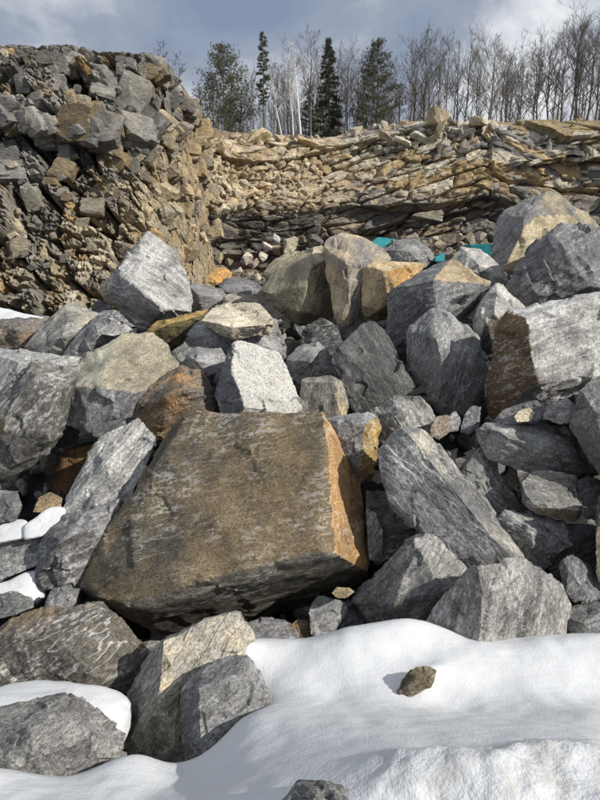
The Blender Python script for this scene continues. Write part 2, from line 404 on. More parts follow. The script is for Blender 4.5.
# ---- top of the pile, far to near
boulder('tall peaked pale grey boulder with streaked darker lower face, top left of pile', 10.0, 1.1,
    [(150,235,.55),(164,246,.5),(174,251,.45),(181,263,.35),(186,281,.2),(193,301,.15),(190,313,.1),(165,321,.1),(148,329,.15),(129,322,.25),(108,292,.3),(109,279,.35),(130,254,.5),
     (119,273,.0),(140,290,-.35),(165,309,-.35)], LIGHT, fol=-28, band=.55, vein=.9, faces=[(10,13,14,GREY,.0)], layer=.9)
boulder('small cream sliver of rock against left side of peaked grey boulder', 10.3, .3,
    [(99,289,.0),(103,281,.0),(109,281,.05),(109,296,.05),(114,306,0),(108,304,-.05),(103,298,-.1)], CREAM, band=.2, vein=0)
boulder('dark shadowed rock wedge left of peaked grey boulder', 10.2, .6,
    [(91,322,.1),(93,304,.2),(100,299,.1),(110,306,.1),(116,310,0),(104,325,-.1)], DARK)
boulder('speckled grey boulder tucked right of tall peaked boulder', 11.0, .8,
    [(187,286,.2),(203,285,.3),(222,289,.3),(229,299,.1),(222,306,0),(204,314,-.1),(188,314,0),(200,297,-.15)], GREY, fol=10, band=.3)
boulder('flat dark grey slab behind the cream flat boulder', 12.2, .8,
    [(219,285,.2),(226,278,.4),(247,279,.5),(262,287,.3),(256,294,0),(235,296,-.1),(222,291,-.1)], (.21,.21,.22), fol=5, band=.3)
boulder('light layered block lying behind the cream flat boulder', 10.6, .6,
    [(224,297,.0),(229,294,.2),(252,295,.25),(258,299,.1),(257,308,0),(240,310,-.1),(223,306,0)], (.36,.33,.28), fol=4, band=.7, layer=1.2)
boulder('smooth tan boulder lying behind speckled grey boulder near wall foot', 13.5, .7,
    [(207,276,.1),(213,268,.3),(224,267,.3),(232,273,.2),(230,280,0),(219,285,-.1),(209,283,-.1)], TAN, band=.15, vein=0, stain_shade=(OCHRE,.3))
boulder('khaki flat-topped slab behind large khaki boulder', 10.6, .7,
    [(262,273,-.1),(276,258,.3),(299,251,.6),(306,258,.4),(288,268,0),(272,277,-.2),(268,285,-.1)], (.33,.30,.22), fol=0, band=.2, vein=.1)
boulder('large khaki and cream boulder above the black gap', 9.4, 1.0,
    [(260,291,.15),(275,271,.25),(291,257,.35),(308,250,.3),(322,246,.4),(333,254,.4),(335,275,.4),(334,300,.35),(331,322,.3),(300,325,.2),(283,314,.15),(270,302,.1),
     (309,262,-.1),(306,286,-.3),(301,312,-.25),(283,303,-.1)], KHAKI, fol=70, band=.2, vein=.15, faces=[(3,13,6,CREAM,.75),(0,1,13,(.30,.27,.19),.7)])
boulder('upright grey slab with tan lower edge beside tan boulder', 9.0, .5,
    [(325,243,.15),(334,234,.25),(350,235,.25),(367,240,.3),(383,249,.35),(391,259,.3),(372,263,.1),(365,290,.05),(360,311,0),(356,331,0),(346,346,-.05),(341,346,-.05),(337,319,-.05),(330,290,-.0),(327,266,.05),(345,262,-.15),(348,300,-.2)],
    (.30,.295,.285), fol=80, band=.3, vein=.5, stain_shade=(TAN,.34), layer=.4)
boulder('tan and ochre angular boulder between grey slab and central block', 8.8, .9,
    [(363,268,.2),(380,262,.3),(400,264,.4),(426,263,.5),(411,276,.4),(400,286,.35),(395,300,.3),(390,320,.3),(378,322,.2),(366,318,.1),(362,306,.05),(363,285,.1),(384,272,-.15),(388,301,-.3),(376,312,-.15)],
    TAN, fol=75, band=.2, vein=.3, stain_shade=(TAN,.5), faces=[(12,13,4,OCHRE,.55)])
boulder('grey boulder just below the upper teal panel', 11.0, .9,
    [(379,253,.1),(393,242,.3),(414,239,.4),(428,247,.35),(435,257,.2),(426,267,0),(400,268,-.1),(385,263,0),(408,252,-.15)], GREY, fol=15, band=.3)
boulder('tall cream-faced boulder with grey left side at top right', 10.6, 1.2,
    [(491,256,.3),(497,226,.4),(510,208,.5),(531,203,.35),(545,193,.5),(553,191,.55),(561,197,.55),(600,229,.9),(612,262,.8),(590,275,.4),(550,282,.2),(515,279,.05),(503,266,-.05),(527,217,-.05),(575,216,.3)],
    GREY, fol=60, band=.25, vein=.5, faces=[(13,4,11,(.55,.46,.30),1.0),(13,14,10,(.55,.46,.30),1.0),(4,14,10,(.55,.46,.30),1.0),(6,7,14,(.36,.30,.2),.6)], layer=.3)
boulder('dark coarse grey boulder in front of cream-faced boulder', 8.9, 1.1,
    [(504,285,.2),(515,276,.25),(520,258,.35),(531,244,.4),(546,234,.45),(560,226,.45),(573,222,.55),(583,228,.55),(612,232,.6),(620,262,.4),(612,296,.2),(570,303,.05),(541,306,.0),(520,298,.1),(562,246,-.05),(588,286,-.2),(535,285,.0)],
    (.20,.20,.21), fol=35, band=.4, vein=.55, rough=1.3)
boulder('pale jagged rock right of the lower teal bit', 9.9, .8,
    [(449,262,.4),(462,248,.5),(480,249,.5),(489,258,.4),(501,268,.3),(508,282,.1),(490,290,0),(475,284,0),(460,274,0),(478,264,-.1)], (.42,.41,.39), fol=30, band=.3, vein=.9)
boulder('blocky grey boulder with tan top edge in pile centre', 8.3, 1.1,
    [(397,287,.15),(420,277,.4),(433,267,.55),(452,261,.65),(470,268,.6),(489,282,.4),(478,301,.3),(463,323,.3),(440,330,.2),(412,338,.2),(394,348,.2),(385,338,.25),(388,311,.2),
     (400,288,-.15),(433,281,-.3),(484,284,.1),(437,312,-.35)], (.225,.228,.235), fol=30, band=.35, vein=.5, faces=[(3,4,15,TAN,.85)])
boulder('small pale rock with dark shaded side, left of brown-ended slab', 7.9, .8,
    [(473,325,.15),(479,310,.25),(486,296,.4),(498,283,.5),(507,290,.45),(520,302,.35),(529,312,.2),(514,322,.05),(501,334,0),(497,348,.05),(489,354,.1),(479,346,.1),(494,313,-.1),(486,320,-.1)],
    (.42,.41,.385), fol=-60, band=.25, vein=.4, faces=[(13,9,11,BLACK,.9)])  # lower left facet: its shade is painted on in near black
boulder('big pale grey slab with brown left end on right side', 6.5, .9,
    [(498,320,.35),(516,312,.35),(546,304,.5),(600,293,.75),(640,284,.9),(645,372,.8),(600,374,.55),(560,381,.35),(533,388,.05),(515,405,.2),(501,417,.3),(488,417,.4),(482,406,.45),(485,390,.45),(495,360,.4),
     (523,317,.0),(529,345,-.15),(534,384,-.12)], (.45,.45,.445), fol=22, band=.5, vein=.8, faces=[(15,17,13,(.15,.105,.055),1.0),(0,16,12,(.15,.105,.055),1.0),(16,17,11,(.17,.11,.05),1.0)], layer=.4)
boulder('grey squarish boulder with rounded top below blocky grey boulder', 7.0, 1.0,
    [(432,310,.4),(446,312,.4),(466,325,.4),(479,340,.45),(486,365,.45),(490,386,.45),(481,401,.3),(466,411,.25),(442,416,.1),(432,401,.05),(415,376,.15),(405,356,.25),(408,335,.3),(416,322,.35),
     (436,335,-.05),(441,362,-.15),(440,404,-.05),(462,352,.0)], (.26,.262,.268), fol=75, band=.4, vein=.6)
boulder('dark planar slab with parallel scratches leaning in pile centre', 7.0, .35,
    [(329,356,.0),(345,341,.1),(361,325,.25),(372,321,.3),(386,333,.25),(401,359,.1),(415,383,-.05),(412,391,-.05),(396,398,-.1),(371,406,-.12),(355,415,-.12),(344,390,-.05)], DARK, fol=-58, tilt=.1, band=.5, vein=.25, layer=.4)
boulder('shaded rock in the black gap under khaki boulder', 8.3, .7,
    [(300,345,.2),(306,326,.3),(322,318,.3),(338,326,.3),(343,342,.1),(331,356,0),(312,358,0)], BLACK, band=.3)  # the gap's shade is put into the base colour
boulder('small dark grey rock at lower end of the black gap', 7.4, .6,
    [(285,360,.1),(299,346,.25),(318,342,.25),(329,352,.2),(334,369,.1),(319,381,-.1),(300,384,-.1),(287,376,0),(310,362,-.15)], GREY, fol=40, band=.3)
boulder('vertically banded pale block behind top edge of brown boulder', 6.2, .5,
    [(301,381,.05),(312,377,.15),(330,376,.15),(342,382,.1),(349,407,.05),(342,424,0),(310,424,-.05),(299,404,-.05),(333,384,-.15)], (.30,.285,.25), fol=88, tilt=.1, band=.7, vein=.5, faces=[(8,4,5,TAN,.4)])
boulder('white granite boulder with black specks', 5.9, .7,
    [(231,343,.25),(241,340,.3),(262,347,.35),(278,352,.4),(286,370,.3),(296,390,.2),(301,414,.1),(287,422,.05),(262,426,.0),(241,428,-.05),(227,428,.1),(219,402,.25),(216,395,.3),(221,384,.3),(231,371,.3),
     (232,375,.0),(222,397,.05),(243,410,-.12)], (.66,.65,.615), mat=M_GR, faces=[(16,17,10,(.17,.17,.18),1.0),(16,15,13,(.17,.17,.18),1.0)], chips=3, layer=0)  # dark grey left facets are painted shade, not another stone
boulder('rough grey boulder carrying the cream flat boulder', 8.0, .9,
    [(185,340,.1),(193,326,.2),(210,317,.4),(260,313,.5),(275,318,.45),(284,342,.2),(283,356,.1),(262,362,0),(235,352,-.05),(222,360,-.1),(206,370,-.1),(192,364,0),(215,335,-.15),(250,338,-.15)], (.27,.272,.28), fol=-20, band=.3, vein=.5, rough=1.4)
boulder('cream flat-topped boulder perched on rough grey boulder', 7.75, .7,
    [(202,322,.0),(214,308,.4),(234,303,.6),(255,303,.65),(266,311,.45),(277,323,.2),(272,331,.1),(256,336,.0),(233,341,-.1),(225,334,.0),(212,328,.1),(232,328,-.3),(262,325,-.15)], (.60,.55,.44), fol=8, band=.18, vein=.1, layer=.4)
boulder('ochre-topped brown slab under left end of cream flat boulder', 8.5, .8,
    [(143,334,.15),(163,320,.3),(190,314,.35),(210,310,.4),(206,324,.2),(192,338,.05),(170,352,0),(150,352,.1),(147,336,-.1),(172,326,-.1),(203,317,.05)], (.14,.115,.07), fol=10, band=.4, vein=0, stain_shade=((.12,.1,.05),.5), faces=[(1,2,9,(.40,.27,.10),1.0),(2,3,10,(.40,.27,.10),1.0),(0,1,8,(.40,.27,.10),1.0)])
boulder('grey rock wedge between ochre slab and rough grey boulder', 7.4, .5,
    [(172,352,.1),(185,342,.2),(193,350,.1),(192,368,0),(178,372,0),(170,364,0)], GREY, fol=30)
boulder('grey block with flat lit top above orange-banded boulder', 6.7, .5,
    [(186,356,.1),(193,348,.25),(220,349,.3),(226,356,.2),(223,370,.05),(208,376,-.05),(190,371,-.05),(196,360,-.12)], (.29,.29,.30), fol=5, band=.3)

# ---- left side
boulder('long dark grey rock with rusty brown patch at left edge below snow', 8.6, .9,
    [(-14,325,.2),(10,320,.3),(35,319,.3),(58,318,.3),(52,335,.05),(30,352,-.1),(8,356,-.1),(-14,352,-.05),(16,330,-.2)], (.19,.19,.195), fol=8, band=.4, stain_shade=((.2,.13,.06),.3))
boulder('grey rock with small pointed peak, pale ribbed front, upper left of pile', 7.9, 1.0,
    [(24,348,.1),(40,328,.3),(55,316,.4),(72,303,.55),(83,313,.5),(103,315,.4),(100,330,.2),(80,350,.0),(66,358,-.1),(40,358,-.1),(69,318,.05),(62,338,-.25)], (.31,.305,.29), fol=38, band=.5, vein=.9, stain_shade=(KHAKI,.25))
boulder('dark streaked grey rock between pointed rock and large grey-tan boulder', 7.5, .8,
    [(64,358,.0),(74,340,.15),(92,322,.3),(108,311,.4),(120,313,.35),(122,328,.2),(104,344,0),(88,358,-.1),(78,364,-.1),(98,332,-.15)], (.22,.22,.225), fol=42, band=.55, vein=.9)
boulder('small pale chip of rock on dark streaked rock', 7.3, .25,
    [(103,334,.0),(112,328,.1),(124,324,.12),(132,329,.08),(126,333,0),(112,336,-.05)], LIGHT)
boulder('pale grey slab behind dark veined boulder on left edge', 6.6, .8,
    [(-16,352,.4),(14,350,.45),(40,354,.4),(66,357,.35),(80,360,.3),(72,368,.1),(45,368,-.05),(25,374,-.1),(6,396,-.12),(-16,404,-.1),(18,362,.0)], (.40,.40,.40), fol=35, band=.45, vein=.7)
boulder('dark veined boulder with brown patch on left edge', 5.6, 1.0,
    [(-24,416,.3),(6,394,.3),(28,369,.4),(40,361,.45),(60,364,.45),(79,366,.5),(72,381,.35),(66,392,.3),(68,410,.3),(62,425,.25),(50,441,.2),(26,468,.15),(0,483,.1),(-24,488,.1),(38,376,-.0),(60,390,.0),(44,432,-.15),(5,430,-.15)],
    (.17,.165,.155), fol=55, band=.35, vein=.75, faces=[(1,17,12,(.17,.12,.06),.55)])
boulder('large grey boulder with tan-grey upper face and blue-grey lower face, left', 6.3, 1.1,
    [(65,390,.2),(72,377,.35),(92,352,.6),(110,341,.75),(128,334,.85),(150,335,.85),(165,344,.75),(176,360,.55),(180,376,.4),(152,402,.2),(141,418,-.1),(125,426,-.22),(98,441,-.26),(85,433,-.22),(72,428,-.15),(62,418,-.05),(65,405,.0),
     (68,389,.0),(100,389,-.25),(130,393,-.25),(152,388,-.05)], (.275,.28,.29), fol=48, band=.28, vein=.3, faces=[(4,18,19,(.40,.375,.30),.9),(2,17,18,(.40,.375,.30),.9),(5,19,7,(.37,.34,.26),.8),(6,20,7,(.35,.31,.22),.8)], layer=.4)
boulder('orange-banded brown layered boulder above the brown boulder', 6.0, .7,
    [(134,412,.1),(140,396,.2),(164,376,.35),(185,366,.4),(204,371,.35),(213,390,.25),(213,410,.15),(206,424,.05),(186,430,0),(166,437,-.05),(150,438,0),(139,426,.05),(168,398,-.15),(196,392,-.08)],
    (.20,.19,.165), fol=24, band=.6, vein=.2, stain_shade=((.36,.19,.06),.42), layer=2.2)
boulder('reddish brown rock deep in the dark hollow on left', 6.1, .5,
    [(51,482,.1),(60,456,.2),(75,448,.2),(94,444,.2),(98,462,.1),(86,482,0),(70,492,-.05),(55,490,0)], (.20,.12,.06), fol=60, band=.3, vein=0)
boulder('small dark grey rock at left edge above upper snow patch', 5.15, .5,
    [(-14,494,.1),(6,490,.15),(17,493,.1),(22,506,.05),(16,520,-.05),(-14,526,-.05)], GREY, fol=30, band=.4)
boulder('small tan rock poking out above upper snow patch', 5.2, .3,
    [(33,512,.0),(38,498,.1),(50,492,.15),(62,498,.1),(60,512,0)], (.30,.23,.14), band=.2, vein=0)
boulder('pale slab with strong diagonal white streaks left of brown boulder', 5.2, .5,
    [(96,443,.3),(100,437,.35),(113,440,.35),(125,426,.4),(139,419,.45),(149,432,.4),(156,442,.3),(142,472,.15),(127,500,.05),(112,516,-.02),(86,520,-.05),(65,517,.0),(66,500,.1),(80,480,.2),(97,457,.25),(103,466,.0)],
    (.42,.42,.41), fol=50, tilt=.15, band=.7, vein=1.0, layer=1.2)
boulder('dark crumpled rock with white flecks under streaked slab', 4.75, .7,
    [(37,566,.1),(40,545,.2),(62,518,.4),(88,510,.45),(122,498,.4),(112,540,.2),(98,560,.1),(90,578,.05),(80,590,0),(56,588,-.05),(37,586,0),(60,540,-.1),(92,530,.05)], (.185,.185,.19), fol=25, band=.55, vein=.8, rough=1.5)
boulder('grey finely layered flat rock at left edge between two snow patches', 4.9, .6,
    [(-20,541,.25),(16,533,.3),(42,529,.3),(44,546,.1),(38,564,-.05),(0,579,-.1),(-20,582,-.1)], (.25,.25,.25), fol=14, tilt=.2, band=.5, vein=.3, layer=1.3)
boulder('small grey rock at left edge under lower snow patch', 4.15, .4,
    [(-12,598,.1),(14,591,.15),(33,598,.1),(34,607,0),(10,616,-.05),(-12,618,-.05)], (.24,.24,.24), fol=10)
boulder('small rough grey rock between snow patch and brown boulder tip', 4.3, .4,
    [(44,607,.05),(50,592,.15),(66,586,.15),(79,589,.15),(76,602,.05),(64,613,-.05),(50,612,-.05)], (.23,.23,.23), fol=-30, rough=1.4)

# ---- the great brown boulder
boulder('huge brown flat-faced boulder with bright orange right side', 4.6, 1.0,
    [(82,588,.12),(100,560,.22),(130,511,.42),(151,470,.58),(160,440,.7),(170,428,.75),(190,421,.78),(225,424,.72),(247,414,.74),(300,415,.66),(323,413,.6),
     (331,430,.95),(346,456,.95),(357,478,.85),(364,508,.75),(368,545,.55),(373,575,.38),
     (120,603,-.16),(150,599,-.24),(190,589,-.27),(240,571,-.27),(300,558,-.25),(334,553,-.22),
     (340,589,.62),(292,606,.7),(252,618,.6),(200,633,.5),(165,634,.45),(130,616,.25),(327,480,.18)],
    (.150,.140,.115), fol=14, tilt=.5, band=.26, vein=.5, stain_shade=((.148,.112,.066),.40), faces=[(10,22,16,(.38,.23,.105),1.2),(29,22,13,(.38,.23,.105),1.2),(10,29,12,(.38,.23,.105),1.2),(19,25,24,(.13,.13,.132),.0),(20,24,23,(.13,.13,.132),.0),(18,27,26,(.13,.13,.132),.0)],
    chips=2, rough=.4, layer=.4, sharp=260)
boulder('grey block with orange right face behind brown boulder edge', 5.4, .5,
    [(322,422,.15),(341,416,.25),(365,413,.3),(377,417,.35),(381,426,.35),(374,466,.3),(369,479,.25),(358,484,.1),(347,462,.0),(336,440,.0),(364,424,-.05),(360,470,-.08)], (.25,.25,.255), fol=15, band=.4, vein=.7, faces=[(10,11,4,(.34,.23,.08),1.0),(10,5,4,(.34,.23,.08),1.0)])
boulder('arched boulder with cream and dark bands at right end', 6.0, .7,
    [(362,416,.2),(380,403,.3),(400,396,.35),(420,397,.35),(432,410,.3),(436,423,.2),(426,441,.05),(408,440,-.1),(385,444,-.1),(370,434,0),(398,412,-.15)], (.27,.265,.25), fol=-65, tilt=.15, band=.75, vein=.8, layer=1.2)
boulder('small brown-striped rock left of the gravel corner', 5.7, .3,
    [(430,428,.0),(437,417,.1),(448,415,.12),(449,432,.05),(439,440,-.05),(431,436,-.05)], (.24,.20,.16), fol=80, band=.5)
boulder('small grey rock between striped rock and brown slab end', 5.9, .3,
    [(447,418,.1),(455,411,.15),(461,420,.1),(458,431,0),(449,432,-.03)], (.24,.24,.245))
boulder('small upright grey chip leaning under the brown slab end', 5.9, .3,
    [(460,432,.0),(464,417,.1),(473,405,.15),(481,407,.12),(478,428,.05),(470,434,-.03)], (.22,.22,.23))
boulder('long grey slab lying diagonally with pale narrow edge, centre right', 4.65, .55,
    [(378,447,.25),(386,435,.35),(400,427,.4),(413,429,.45),(428,440,.5),(452,463,.42),(483,497,.3),(508,530,.2),(526,560,.1),(516,564,-.05),(478,570,-.12),(455,555,-.08),(430,537,-.02),(401,517,.05),(388,495,.1),(382,470,.18),
     (408,434,.12),(430,462,.06),(470,516,-.08),(512,560,-.18)], (.235,.237,.243), fol=-50, tilt=.5, band=.35, vein=.75, faces=[(16,18,6,(.32,.29,.22),.32)], layer=.4)
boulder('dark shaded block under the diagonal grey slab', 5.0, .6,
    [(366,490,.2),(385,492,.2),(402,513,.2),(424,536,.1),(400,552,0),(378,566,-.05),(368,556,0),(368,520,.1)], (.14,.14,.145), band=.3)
boulder('thin grey upright rock in shadow beside orange face', 4.95, .3,
    [(366,508,.1),(374,512,.1),(382,534,.05),(381,561,0),(370,560,-.05)], (.24,.24,.245), fol=60)
boulder('streaked grey boulder below diagonal slab at snow edge', 4.3, .9,
    [(354,604,.2),(361,590,.25),(386,565,.35),(405,546,.4),(420,535,.45),(440,534,.45),(458,548,.4),(477,568,.3),(472,584,.2),(452,606,.05),(430,622,.0),(400,628,.0),(372,628,.1),(416,544,.1),(396,600,-.15),(440,592,-.15)],
    (.25,.248,.245), fol=48, band=.55, vein=.7, faces=[(14,15,11,(.36,.30,.20),.3)])
boulder('dome-shaped grey boulder with vertical streaks at snow edge', 3.75, .9,
    [(427,650,.1),(430,632,.15),(437,610,.2),(451,590,.28),(470,575,.35),(486,565,.38),(510,559,.42),(531,563,.45),(551,580,.42),(562,596,.38),(567,612,.35),(566,650,.2),(540,662,.0),(490,662,-.1),(460,660,-.05),(479,574,.18),(477,610,-.05),(476,648,-.15),(530,610,.02)],
    (.285,.28,.27), fol=84, tilt=.4, band=.5, vein=.7, layer=.9)

# ---- right side
boulder('triangular grey rock with sharp tip right of diagonal slab', 5.3, .4,
    [(462,472,.0),(469,461,.1),(481,447,.2),(490,468,.2),(501,484,.15),(516,500,.1),(526,512,.05),(505,514,-.05),(484,506,-.08),(470,490,-.05)], (.22,.222,.22), fol=-55, band=.4, vein=.5)
boulder('small tan chip beside triangular grey rock', 5.5, .2,
    [(500,478,.0),(508,473,.05),(519,478,.05),(520,486,0),(510,490,-.02),(501,486,-.02)], (.28,.25,.19), band=.2, vein=0)
boulder('long wedge slab, left part sunlit, right part in shadow', 5.4, .8,
    [(475,430,.1),(489,424,.25),(520,422,.35),(550,421,.4),(576,425,.4),(592,458,.3),(602,474,.2),(562,479,.1),(530,471,.0),(500,464,-.05),(484,453,.0),(505,436,-.1),(548,448,-.12)], (.235,.235,.235), fol=-12, band=.45, vein=.6, rough=1.2)
boulder('grey knobbly rock in middle of row on wedge slab', 5.55, .35,
    [(494,420,.05),(506,409,.15),(523,403,.2),(537,401,.2),(546,410,.12),(540,421,0),(515,424,-.05)], (.22,.22,.225), rough=1.4)
boulder('little cream rock in row on wedge slab', 5.4, .15,
    [(514,417,.0),(520,410,.08),(529,408,.1),(535,413,.06),(530,421,0),(517,422,-.02)], (.46,.41,.30), vein=0, band=.15)
boulder('pale grey rock at right end of row on wedge slab', 5.5, .35,
    [(543,418,.0),(546,408,.12),(557,404,.18),(567,398,.2),(577,408,.15),(577,421,.02),(560,424,-.05)], (.29,.285,.27), rough=1.3)
boulder('dark boulder cut by right edge beside wedge slab', 5.0, 1.0,
    [(572,428,.2),(577,404,.25),(585,387,.3),(598,378,.4),(640,368,.5),(690,400,.5),(700,480,.4),(640,500,.1),(604,478,.0),(590,455,.1),(600,420,-.05)], (.19,.188,.185), fol=60, band=.35, vein=.4)
boulder('blocky rock with flat top and tan lower front, right side', 5.0, .5,
    [(521,483,.1),(530,474,.2),(550,471,.25),(573,476,.25),(579,490,.2),(580,516,.1),(576,520,.05),(552,517,-.05),(535,512,-.05),(523,503,0),(528,505,-.12),(555,508,-.16),(577,510,-.08)], (.27,.268,.255), fol=-8, band=.4, vein=.4, faces=[(10,11,7,(.34,.29,.20),.7),(11,12,6,(.34,.29,.20),.7)])
boulder('dark rock between blocky tan-fronted rock and right edge', 5.1, .5,
    [(577,482,.1),(588,476,.2),(600,480,.2),(612,500,.1),(604,522,0),(586,518,-.05)], (.16,.16,.165))
boulder('rough grey rock beneath blocky tan-fronted rock', 4.72, .6,
    [(497,520,.1),(505,511,.2),(520,512,.25),(545,518,.3),(566,522,.3),(570,545,.1),(552,562,0),(534,572,-.05),(520,552,.0),(530,530,-.05)], (.25,.25,.25), fol=-40, band=.35, vein=.7, rough=1.4)
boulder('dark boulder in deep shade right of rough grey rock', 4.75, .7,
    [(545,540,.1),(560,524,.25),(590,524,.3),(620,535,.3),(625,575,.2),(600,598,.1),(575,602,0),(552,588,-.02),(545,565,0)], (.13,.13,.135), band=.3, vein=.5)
boulder('dark angular block with pale left edge in the shade, right', 4.25, .5,
    [(561,575,.0),(563,559,.1),(569,555,.15),(590,567,.2),(602,582,.2),(600,596,.1),(584,600,.0),(566,597,-.03),(568,570,-.06)], (.17,.175,.185), fol=70, band=.3)
boulder('low grey rock between dome-shaped boulder and right edge', 4.0, .6,
    [(560,618,.1),(572,610,.2),(590,603,.25),(630,594,.3),(640,640,.1),(600,652,0),(575,656,-.05),(562,650,-.03),(580,625,-.06)], (.20,.20,.20), fol=8, band=.4, layer=1.2)
boulder('brown rock sliver at right edge above low grey rock', 4.35, .6,
    [(596,520,.1),(602,496,.2),(640,480,.3),(660,560,.2),(630,588,0),(603,583,-.02),(597,560,0)], (.16,.135,.10), fol=80)
boulder('small grey rock under the brown boulder at snow edge', 4.3, .4,
    [(309,610,.05),(318,596,.15),(333,599,.15),(347,604,.15),(340,622,.05),(328,640,-.03),(311,634,-.03)], (.25,.252,.255), fol=40)
boulder('little tan stone just under the orange side of brown boulder', 4.25, .12,
    [(332,593,.0),(337,587,.05),(349,588,.06),(355,592,.05),(346,598,0),(337,598,-.02)], (.42,.33,.20), vein=0, band=.15)
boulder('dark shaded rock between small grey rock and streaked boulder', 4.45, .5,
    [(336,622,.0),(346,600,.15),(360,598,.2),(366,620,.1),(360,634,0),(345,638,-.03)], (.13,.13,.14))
boulder('small dark grey rock behind snow hump under brown boulder', 4.2, .4,
    [(247,624,.1),(261,617,.2),(281,619,.2),(296,628,.15),(302,644,.05),(270,650,-.03),(250,640,0)], (.20,.20,.21))
boulder('small brown rock between dark grey rocks behind snow hump', 4.3, .3,
    [(290,626,.05),(297,619,.1),(308,621,.1),(313,632,.05),(306,642,0),(294,640,-.02)], (.20,.14,.08), vein=0)

# ---- foreground
boulder('brown boulder with white veins and grey left side, lower left', 3.55, .9,
    [(-26,648,.25),(0,628,.3),(22,617,.35),(52,608,.4),(96,605,.42),(109,612,.42),(131,636,.4),(153,656,.35),(142,678,.2),(128,696,.1),(90,704,.0),(40,700,-.02),(-26,690,.0),(100,612,.22),(68,650,-.05),(112,640,.08),(118,676,.0),(20,640,.05)],
    (.165,.155,.135), fol=32, band=.35, vein=.85, stain_shade=((.15,.11,.06),.22), faces=[(15,7,8,(.14,.13,.115),.3)])
boulder('light tan-grey boulder with pale ridge and ochre tip, lower left', 3.2, .7,
    [(120,724,.3),(130,691,.35),(155,655,.42),(165,641,.45),(186,630,.5),(240,608,.55),(257,636,.45),(250,650,.35),(225,690,.2),(205,735,.08),(185,770,.0),(165,772,.0),(140,762,.08),(126,752,.18),(163,646,.22),(160,690,.0),(128,744,.05),(190,640,.3)],
    (.38,.36,.315), fol=62, tilt=.5, band=.35, vein=.5, stain_shade=((.33,.285,.2),.12), faces=[(16,14,1,(.17,.165,.155),.7),(5,6,17,(.40,.31,.17),.22)], layer=.8)  # narrow left facet has its shade painted in; tip is ochre
boulder('grey faceted block leaning on light tan-grey boulder', 2.95, .5,
    [(182,692,.2),(200,672,.28),(230,657,.36),(246,658,.38),(259,670,.35),(261,681,.3),(272,700,.2),(248,722,.05),(216,752,-.05),(200,762,-.05),(186,764,.05),(184,740,.12),(197,690,.02),(203,750,-.1),(243,672,.14)],
    (.265,.267,.272), fol=42, band=.3, vein=.55, faces=[(0,12,13,(.15,.15,.16),.5)])  # shade of the narrow left facet is put into its colour
boulder('grey boulder with snow above and below, bottom left corner', 2.75, .8,
    [(-30,722,.2),(0,708,.25),(20,703,.28),(66,691,.35),(81,697,.35),(106,720,.3),(126,735,.25),(127,750,.15),(112,760,.05),(102,776,-.02),(80,790,-.08),(40,784,-.12),(0,776,-.1),(-30,772,-.05),(60,715,.05),(30,740,-.1),(95,745,.0)],
    (.245,.242,.235), fol=30, tilt=.5, band=.4, vein=.75)
boulder('grey rock top cut off by bottom edge of picture', 1.72, .4,
    [(276,808,.05),(290,790,.1),(306,781,.13),(330,783,.13),(348,789,.1),(368,805,.06),(376,850,.0),(320,860,-.03),(268,850,-.02),(318,798,.0)], (.24,.24,.24), fol=20, vein=.6)
STONE = boulder('small brown stone alone in the snow', 3.13, .07,
    [(397,690,-.02),(404,677,.03),(412,667,.06),(425,663,.08),(437,668,.07),(433,684,.0),(412,694,-.04),(415,679,-.03)], (.20,.17,.115), band=.35, vein=.4, rough=2.0, name='stone', cat='stone')
STONE.location.z -= .018

# ---- small broken rock filling the gaps between the boulders
def build_rubble():
    rng = np.random.RandomState(5); protos = []
    for k in range(14):
        P = rng.normal(size=(11, 3)); P /= np.linalg.norm(P, axis=1)[:, None]; P *= np.array([1, .8, .6])
        V, T, nf, size = rock_geo(P, 2, 900 + k, 220, 3, 1.2); protos.append((V, T))
    VV, TT, BB, RK = [], [], [], []; n0 = 0
    for k in range(1700):
        Y = rng.uniform(3.5, 13.5); X = rng.uniform(-1, 1) * (.56 * Y + .6)
        r = .07 + .26 * rng.rand() ** 2.2
        z = float(pile_z(Y)) + rng.uniform(-.05, .3)
        V, T = protos[rng.randint(14)]; q = Quaternion(rng.normal(size=4)).normalized(); R = np.array(q.to_matrix())
        W = (V * r) @ R.T; VV.append(W + (X, Y, z)); TT.append(T + n0); n0 += len(V)
        c = [GREY, DARK, (.22, .21, .19), (.28, .25, .2), BROWN][rng.choice(5, p=[.38, .3, .17, .1, .05])]
        BB.append(np.tile([*c, 1], (len(V), 1))); RK.append(W + rng.uniform(-40, 40, 3))
    V = np.vstack(VV); me = mesh_np('rubble', V, np.vstack(TT), True, 30)
    vattr(me, 'rk', 'FLOAT_VECTOR', np.vstack(RK)); vattr(me, 'base', 'FLOAT_COLOR', np.vstack(BB))
    vattr(me, 'stain_shade', 'FLOAT_COLOR', np.tile([.2, .13, .06, .1], (len(V), 1))); vattr(me, 'fx', 'FLOAT_VECTOR', np.tile([.35, .5, .2], (len(V), 1)))
    link('rubble', me, M_GN, kind='stuff', label='small broken rubble filling the dark gaps between the boulders', category='rubble')
build_rubble()

